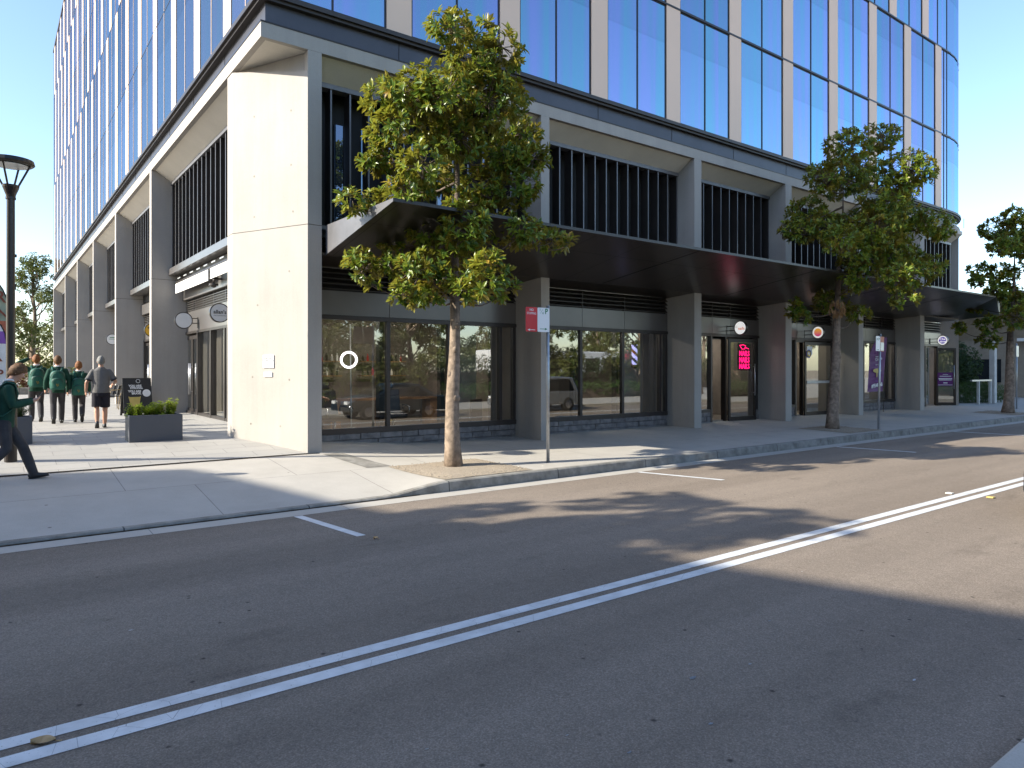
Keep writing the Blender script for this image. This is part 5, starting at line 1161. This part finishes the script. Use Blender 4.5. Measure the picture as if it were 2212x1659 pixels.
# inside the barber shop
cl_ = thing('ceiling_light', 'lit white strip light near the head of the corner shop window', 'ceiling light', (6.6, 15.6, 3.3)); MB().use('tube_lit').box(-.7, .7, -.05, .05, -.04, 0).build('tube', None, cl_); MB().use('offwhite').box(-.75, .75, -.08, .08, .001, .05).build('housing', None, cl_)
cl2 = copy_tree(cl_); cl2.location = (9.0, 17.4, 3.3); cl2['label'] = 'lit strip light deeper inside the corner shop above the counter'
for x_, y_, lb_ in ((14.0, 16.0, 'added lit strip light inside the second shop beside the barber pole'), (20.5, 16.4, 'added lit strip light inside the nail shop behind its open door'), (25.4, 15.5, 'added lit strip light in front of the green wall of the fourth shop'), (30.0, 16.2, 'added lit strip light behind the purple flag window'), (34.8, 16.0, 'added lit strip light inside the farthest shop')):
    fill_light = copy_tree(cl_); fill_light.location = (x_, y_, 3.3); fill_light['label'] = lb_; fill_light['group'] = 'shop strip lights'  # strip lights added in the other shops to brighten the shaded canopy and columns
cl_['group'] = cl2['group'] = 'shop strip lights'
rl = thing('ring_light', 'lit white ring light on a tall chrome stand inside the corner window', 'lamp', (6.72, 15.15, .06)); MB().use('steel').tube([(0, 0, 0), (-.03, 0, 2.75)], .018, 8).build('stand', None, rl); MB().use('ring_lit').disc((-.12, -.12, 1.92), (-.25, -1, 0), .195, .03, 40, .15).build('ring', None, rl); MB().use('steel').disc((0, 0, 0), (0, 0, 1), .18, .02, 24).build('foot', None, rl)
def barber_chair(label, loc, rz):
    root = thing('barber_chair', label, 'chair', loc, rz, 'barber chairs')
    m = MB().use('leather_black'); m.box(-.29, .29, -.28, .25, .5, .64); m.build('seat', None, root, bevel=.04)
    m = MB().use('leather_black'); m.t = Matrix.Translation((0, .28, .6)) @ Matrix.Rotation(R(-12), 4, 'X'); m.box(-.29, .29, -.06, .06, 0, .62); m.box(-.14, .14, -.05, .05, .64, .82); m.build('backrest', None, root, bevel=.035)
    for sx in (-1, 1): MB().use('chrome').tube([(sx*.34, -.22, .62), (sx*.34, -.24, .8), (sx*.34, .22, .84), (sx*.33, .26, .7)], .024, 8).build('armrest', None, root, smooth=True)
    MB().use('chrome').tube([(0, 0, .04), (0, 0, .5)], .05, 14).build('column', None, root); MB().use('chrome').disc((0, 0, 0), (0, 0, 1), .32, .05, 30).build('base', None, root)
    MB().use('offwhite').box(-.27, .27, -.56, -.42, .26, .36).build('footrest', None, root, bevel=.03); return root
barber_chair('black barber chair with white footrest beside the ring light', (6.55, 15.75, .04), R(12)); barber_chair('black barber chair with white footrest behind the magnolia trunk', (8.1, 15.75, .04), R(-8))
ct = thing('counter', 'timber barber counter along the back of the corner shop', 'counter', (8.6, 18.9, .04)); m = MB().use('timber'); m.box(-2.6, 2.6, -.3, .3, .82, .88); m.build('top', None, ct)
for x in (-2.4, -.8, .8, 2.4): MB().use('timber').box(x-.15, x+.15, -.25, .25, 0, .82).build('leg', None, ct)
def shelf(label, loc, w, seed, red):
    root = thing('wall_shelf', label, 'shelf', loc, 0, 'bottle shelves'); MB().use('timber').box(-w/2, w/2, -.12, .12, 0, .03).build('board', None, root); return root
rnd = random.Random(3)
for k, (x, z) in enumerate(((7.6, 1.55), (7.6, 1.98), (9.7, 1.55), (9.7, 1.98))):
    shelf(('lower' if z < 1.7 else 'upper')+' bottle shelf '+('left' if x < 8 else 'right')+' of the mirrors in the barber shop', (x, 19.6, z), 1.5, k, k % 2)
    for q in range(9):
        h = rnd.uniform(.14, .26); m = MB().use(rnd.choice(['red_paint', 'ink', 'timber_dark', 'offwhite', 'bronze'])); m.tube([(0, 0, 0), (0, 0, h*.7), (0, 0, h*.78), (0, 0, h)], [.035, .035, .014, .014], 8)
        o = m.build('bottle', None, None); o.location = (x-.64+q*.16, 19.6, z+.03); tag(o, 'small bottle on the '+('lower' if z < 1.7 else 'upper')+' '+('left' if x < 8 else 'right')+' shelf of the barber shop', 'bottle', 'bottles on the '+('lower' if z < 1.7 else 'upper')+' '+('left' if x < 8 else 'right')+' shelf')
ac = thing('armchair', 'small dark chair just inside the corner window by the white partition', 'chair', (10.0, 15.2, .04), R(200)); MB().use('leather_black').box(-.25, .25, -.25, .25, .4, .47).build('seat', None, ac, bevel=.02); MB().use('leather_black').box(-.25, .25, .2, .26, .47, .95).build('backrest', None, ac, bevel=.02)
for sx, sy in ((-.22, -.22), (.22, -.22), (-.22, .22), (.22, .22)): MB().use('chrome').tube([(sx, sy, 0), (sx, sy, .4)], .014, 6).build('leg', None, ac)
pose = dict(walk(.1)); pose['elbow'] = [(-.25, .02, 1.14), (.25, .0, 1.13)]; pose['wrist'] = [(-.2, .25, 1.05), (.26, .12, .92)]
person('barber in dark shirt standing inside the corner window', (5.9, 15.5, .04), R(-120), 1.76, pose, 'man', 'hair_brown', 'skin', .016)
bp = thing('barber_pole', 'lit red white and blue barber pole inside the second shop window', 'barber pole', (16.2, 15.2, 1.9)); m = MB()
for i in range(16):
    for j in range(12):
        m.use(['pole_lit', 'red_paint', 'pole_lit', 'deep_blue'][((i+j) // 3) % 4]); a0, a1 = R(30*j), R(30*(j+1)); m.quad((.09*math.cos(a0), .09*math.sin(a0), .04*i), (.09*math.cos(a1), .09*math.sin(a1), .04*i), (.09*math.cos(a1), .09*math.sin(a1), .04*(i+1)), (.09*math.cos(a0), .09*math.sin(a0), .04*(i+1)))
m.build('cylinder', None, bp, smooth=True); MB().use('black_metal').ell((0, 0, .68), .11, .11, .09, 14, 8).ell((0, 0, -.04), .11, .11, .08, 14, 8).build('caps', None, bp, smooth=True)
# litter on the road
def leaf_lit(label, x, y, s, rz, z=ZR):
    m = MB().use('leaf_litter'); n = 8; m.v = [V((0, (i/n-.5)*s, .012+.02*math.sin(i*.7))) for i in range(n+1)]+[V((math.sin(math.pi*i/n)*s*.28, (i/n-.5)*s, .028)) for i in range(n+1)]+[V((-math.sin(math.pi*i/n)*s*.28, (i/n-.5)*s, .02)) for i in range(n+1)]
    for i in range(n):
        for k, (a, b) in enumerate(((0, n+1), (2*n+2, 0))): m.f.append([a+i, b+i, b+i+1, a+i+1]); m.m.append(0)
    m.tube([(0, -s*.5, .012), (0, -s*.75, .012)], .003, 5); o = m.build('fallen_leaf', None, None, smooth=True); o.location = (x, y, z); o.rotation_euler = (0, 0, rz); tag(o, label, 'leaf', 'fallen leaves')
leaf_lit('dry tan leaf lying across the double white line', .24, 4.62, .13, R(60)); leaf_lit('small curled leaf on the asphalt near the first parking line', 3.75, 7.75, .08, R(20))
for k, (x, y, lb) in enumerate(((12.68, 4.88, 'white'), (12.8, 4.33, 'yellow'))):
    m = MB().use('marker_white' if k == 0 else 'cup_yellow'); m.prism([(-.05, -.05), (.05, -.05), (.05, .05), (-.05, .05)], 0, .018); o = m.build('road_marker', None, None, bevel=.006); o.location = (x, y, ZR+.004); tag(o, lb+' raised marker beside the double white line', 'road marker', 'raised road markers')
# right background
rl = thing('hand_rail', 'grey metal rail in front of the shrubs by the far corner', 'rail', (39.8, 14.0, -.01)); MB().use('galv').box(-.9, 1.6, -.05, .05, 1.16, 1.24).build('rail', None, rl)
for x in (-.02, 1.5): MB().use('plaster').box(x-.06, x+.06, -.05, .05, 0, 1.16).build('post', None, rl)
wp_ = thing('utility_post', 'tall white square post at the end of the rail', 'post', (42.0, 14.1, -.01)); MB().use('plaster').box(-.16, .16, -.12, .12, 0, 3.3).build('post', None, wp_)
sl_ = thing('street_light', 'distant grey street light arm above the far bush', 'street light', (70.5, 22, 0)); MB().use('galv').tube([(0, 0, 0), (0, 0, 9.2), (-.8, .4, 9.55)], [.1, .07, .05], 8).build('pole', None, sl_); MB().use('black_metal').tube([(-.8, .4, 9.55), (-2.2, 1.0, 9.6)], .05, 8).box(-2.9, -2.1, .85, 1.15, 9.55, 9.66).build('lamp_head', None, sl_)
# house across the side street
hb = thing('apartment_building', 'brown and white two storey building with a balcony behind the far bush', 'building', (52, 14, 0))
MB().use('beige').box(0, 30, 0, 14, 0, 3.6).box(2, 30, 1.8, 14, 3.6, 6.3).build('wall', None, hb); MB().use('brown_clad').box(1.9, 12, 1.5, 1.8, 3.6, 6.3).box(18, 30, 1.5, 1.8, 3.6, 6.3).build('cladding', None, hb); MB().use('offwhite').box(-1, 31, -1.0, 15, 6.3, 6.6).box(-.8, 31, -.8, 1.9, 3.5, 3.68).build('roof', None, hb); MB().use('bronze').box(-.8, 31, -.8, -.72, 3.68, 4.6).build('balcony', None, hb)
for x, z in ((4, 4.0), (8, 4.0), (14, 4.0), (21, 4.0), (3, .9), (9, .9), (15, .9)): MB().use('glass_dark').box(x, x+1.8, (1.46 if z > 3 else -.04), (1.52 if z > 3 else .02), z, z+1.6).build('window', None, hb)
for z in (.9,): MB().use('glass_dark').box(-.04, .02, 3, 6, z, z+1.5).build('window', None, hb)
gs = MB().box(46, 60, 9.5, 13, -.1, .015).build('grass_verge', 'lawn'); tag(gs, kind='structure')
# ================================================================ ACROSS THE STREET (mirrored in the shop windows) AND WEST SIDE
nbp = [(-20.5, 19.2), (-10.9, -9.6), (-40, -20), (-50, 12)]
nb = thing('neighbour_building', 'pale flat roofed building left of the photograph whose shadow covers the near road', 'building', (-21, 6, 0))
def wpar(mb, name, mat=None, par=None, **k):
    o = mb.build(name, mat, None, **k); o.parent = par; o.matrix_parent_inverse = Matrix.Translation(-par.location); return o
wpar(MB().use('plaster').prism(nbp, -.6, 13.8), 'wall', None, nb); wpar(MB().use('roof_grey').prism([(x*1.0, y) for x, y in nbp], 13.801, 14.0), 'roof', None, nb)
e0, e1 = V((-20.5, 19.2, 0)), V((-10.9, -9.6, 0)); ed = (e1-e0).normalized(); en = V((-ed.y, ed.x, 0)); en = en if en.x > 0 else -en
for fl_ in range(4):
    for k in range(7):
        p = e0+ed*(2+k*4.0); q = p+ed*2.4; z = 1.2+fl_*3.2; m = MB().use('glass_dark'); a = en*.02; m.quad((*(p+a).xy, z), (*(q+a).xy, z), (*(q+a).xy, z+1.7), (*(p+a).xy, z+1.7)); wpar(m, 'window', None, nb)
def car(label, loc, rz, paint, suv):
    root = thing('parked_car', label, 'car', loc, rz, 'cars parked across the street')
    h = 1.68 if suv else 1.45; w = .92
    low = [(-2.25, .32), (-2.3, .62), (-2.2, .92), (-.95 if not suv else -2.15, .96), (1.0, .98), (1.9, .86), (2.22, .66), (2.25, .34)]
    m = MB().use(paint); n = len(low); vs = [(x, s_*w*(1 if z < .9 else .97), z) for s_ in (-1, 1) for x, z in low]
    m.add(vs, [list(range(n)), list(range(n, 2*n))[::-1]]+[(i, n+i, n+(i+1) % n, (i+1) % n) for i in range(n)]); m.build('body', None, root, bevel=.06, seg=3)
    top = [(-2.1 if suv else -1.75, .94), (-1.85 if suv else -1.05, h-.04), (-1.0 if suv else -.6, h), (.1, h), (1.05, .97)]
    n = len(top); m = MB().use(paint); vs = [(x, s_*(w*.96 if z < 1.1 else w*.78), z) for s_ in (-1, 1) for x, z in top]; m.add(vs, [list(range(n)), list(range(n, 2*n))[::-1]]+[(i, n+i, n+(i+1) % n, (i+1) % n) for i in range(n)]); m.build('cabin', None, root, bevel=.05, seg=3)
    for s_ in (-1, 1):
        m = MB().use('car_glass'); zl, zh = 1.0, h-.12; yl, yh = w*.95+.012, w*.80+.014
        m.add([(-1.8 if suv else -1.35, s_*yl, zl), (.8, s_*yl, zl), (.18, s_*yh, zh), (-1.6 if suv else -.95, s_*yh, zh)], [(0, 1, 2, 3) if s_ < 0 else (3, 2, 1, 0)]); m.build('side_window', None, root)
        for x in (-1.38, 1.38):
            m = MB().use('rubber').disc((x, s_*.93, .33), (0, s_, 0), .33, -.22, 28); o = m.build('wheel', None, root); MB().use('chrome').disc((x, s_*.935, .33), (0, s_, 0), .2, .01, 20).build('rim', None, o)
        MB().use('tail_red').box(-2.31, -2.2, s_*.6-.16, s_*.6+.16, .72, .86).build('tail_light', None, root); MB().use('sign_white').box(2.12, 2.25, s_*.62-.16, s_*.62+.16, .64, .76).build('headlight', None, root)
    m = MB().use('car_glass'); m.add([(.28, -.66, h-.10), (.28, .66, h-.10), (1.03, .8, 1.02), (1.03, -.8, 1.02)], [(0, 1, 2, 3)]); o = m.build('windscreen', None, root); o.location.x = .03; o.location.z = .02
    m = MB().use('car_glass'); a, b = (-2.13, -1.93) if suv else (-1.72, -1.15); m.add([(a, -.8, 1.02), (a, .8, 1.02), (b, .66, h-.14), (b, -.66, h-.14)], [(0, 1, 2, 3)]); o = m.build('rear_window', None, root); o.location.x = -.03; o.location.z = .01
    return root
car('silver grey four wheel drive parked across the street and mirrored in the second window', (21.5, 2.55, ZR), R(180), 'car_silver', True)
car('dark blue small car parked across the street beside the hedge', (13.6, 2.55, ZR), R(180), 'car_blue', False)
car('white sedan in the car park behind the hedge', (29, -7.5, -.16), R(0), 'car_white', False)
car('blue hatchback in the car park behind the hedge', (12, -8, -.16), R(90), 'car_blue', True)
def hedge(label, x0, x1, y, h, seed, mat='gum_leaf'):
    rnd = random.Random(seed); blobs = [(x, y+rnd.uniform(-.2, .2)-y, h*.55, .6, .55, h*.5) for x in [x0+.7*k for k in range(int((x1-x0)/.7))]]
    root = thing('clipped_hedge', label, 'hedge', (0, y, -.15), 0, 'hedges across the street'); MB().use('bark').box(x0, x1, -.2, .2, 0, h*.55).build('stems', None, root); leaf_mesh('foliage', leafcloud(blobs, seed, .16, .08, 50, 5), mat, root)
hedge('clipped green hedge along the car park, behind the blue car', 2, 20, -4.2, 2.3, 51); hedge('tall dark hedge along the back of the car park', -2, 62, -17.5, 3.0, 53, 'bush_leaf'); hedge('low flowering hedge in front of the tram', 21, 44, -5.0, 1.1, 52, 'ball_leaf')
g0 = gum('leafy street tree across the road, mirrored in the corner window', (15, -11, -.2), 9.0, 4.4, 61, 15, .42, 'street_tree', 'gum_leaf', 'trees across the street', 30, .22)
for k, (x, y, a, lb) in enumerate(((23, -13, 70, 'second leafy tree across the road, behind the silver car'), (7, -14, 160, 'leafy tree across the road behind the blue hatchback'), (33, -12, 250, 'leafy tree across the road in front of the tram'), (47, -14, 20, 'leafy tree across the road at the far end of the hedge'))):
    c_ = copy_tree(g0); c_.location = (x, y, -.2); c_.rotation_euler = (0, 0, R(a)); c_['label'] = lb; c_.scale = (.9+.1*(k % 2),)*3
tr = thing('tram', 'red and white tram beyond the car park, mirrored in the second window', 'tram', (50, -26, 0)); MB().use('tram_white').box(-12, 6, -1.3, 1.3, .5, 3.6).build('body', None, tr, bevel=.12); MB().use('red_paint').box(6.02, 12, -1.32, 1.32, .45, 3.65).build('cab', None, tr, bevel=.3)
for k in range(6): MB().use('car_glass').box(-11+k*2.8, -9+k*2.8, 1.29, 1.32, 1.5, 2.9).build('window', None, tr)
MB().use('car_glass').box(7, 9.5, 1.31, 1.34, 1.4, 2.9).build('window', None, tr)
for k, (x, y, a, lb) in enumerate(((18, -24, 200, 'far tree across the car park behind the corner tree'), (28, -30, 110, 'far tree across the car park left of the tram'), (40, -34, 310, 'far tree rising over the tram roof'), (60, -33, 45, 'far tree past the tram end'), (2, -22, 15, 'far tree across the car park behind the blue hatchback'), (74, -28, 145, 'farthest tree along the tram line'))):
    c_ = copy_tree(g0); c_.location = (x, y, -.2); c_.rotation_euler = (0, 0, R(a)); c_['label'] = lb; c_.scale = (1.15,)*3
# lettering becomes plain mesh
bpy.context.view_layer.update(); dg = bpy.context.evaluated_depsgraph_get()
for o in [o for o in bpy.data.objects if o.type == 'FONT']:
    me = bpy.data.meshes.new_from_object(o.evaluated_get(dg)); n = bpy.data.objects.new(o.name+'_', me); C.objects.link(n)
    n.parent = o.parent; n.matrix_basis = o.matrix_basis.copy(); nm = o.name.split('.')[0]; bpy.data.objects.remove(o); n.name = nm
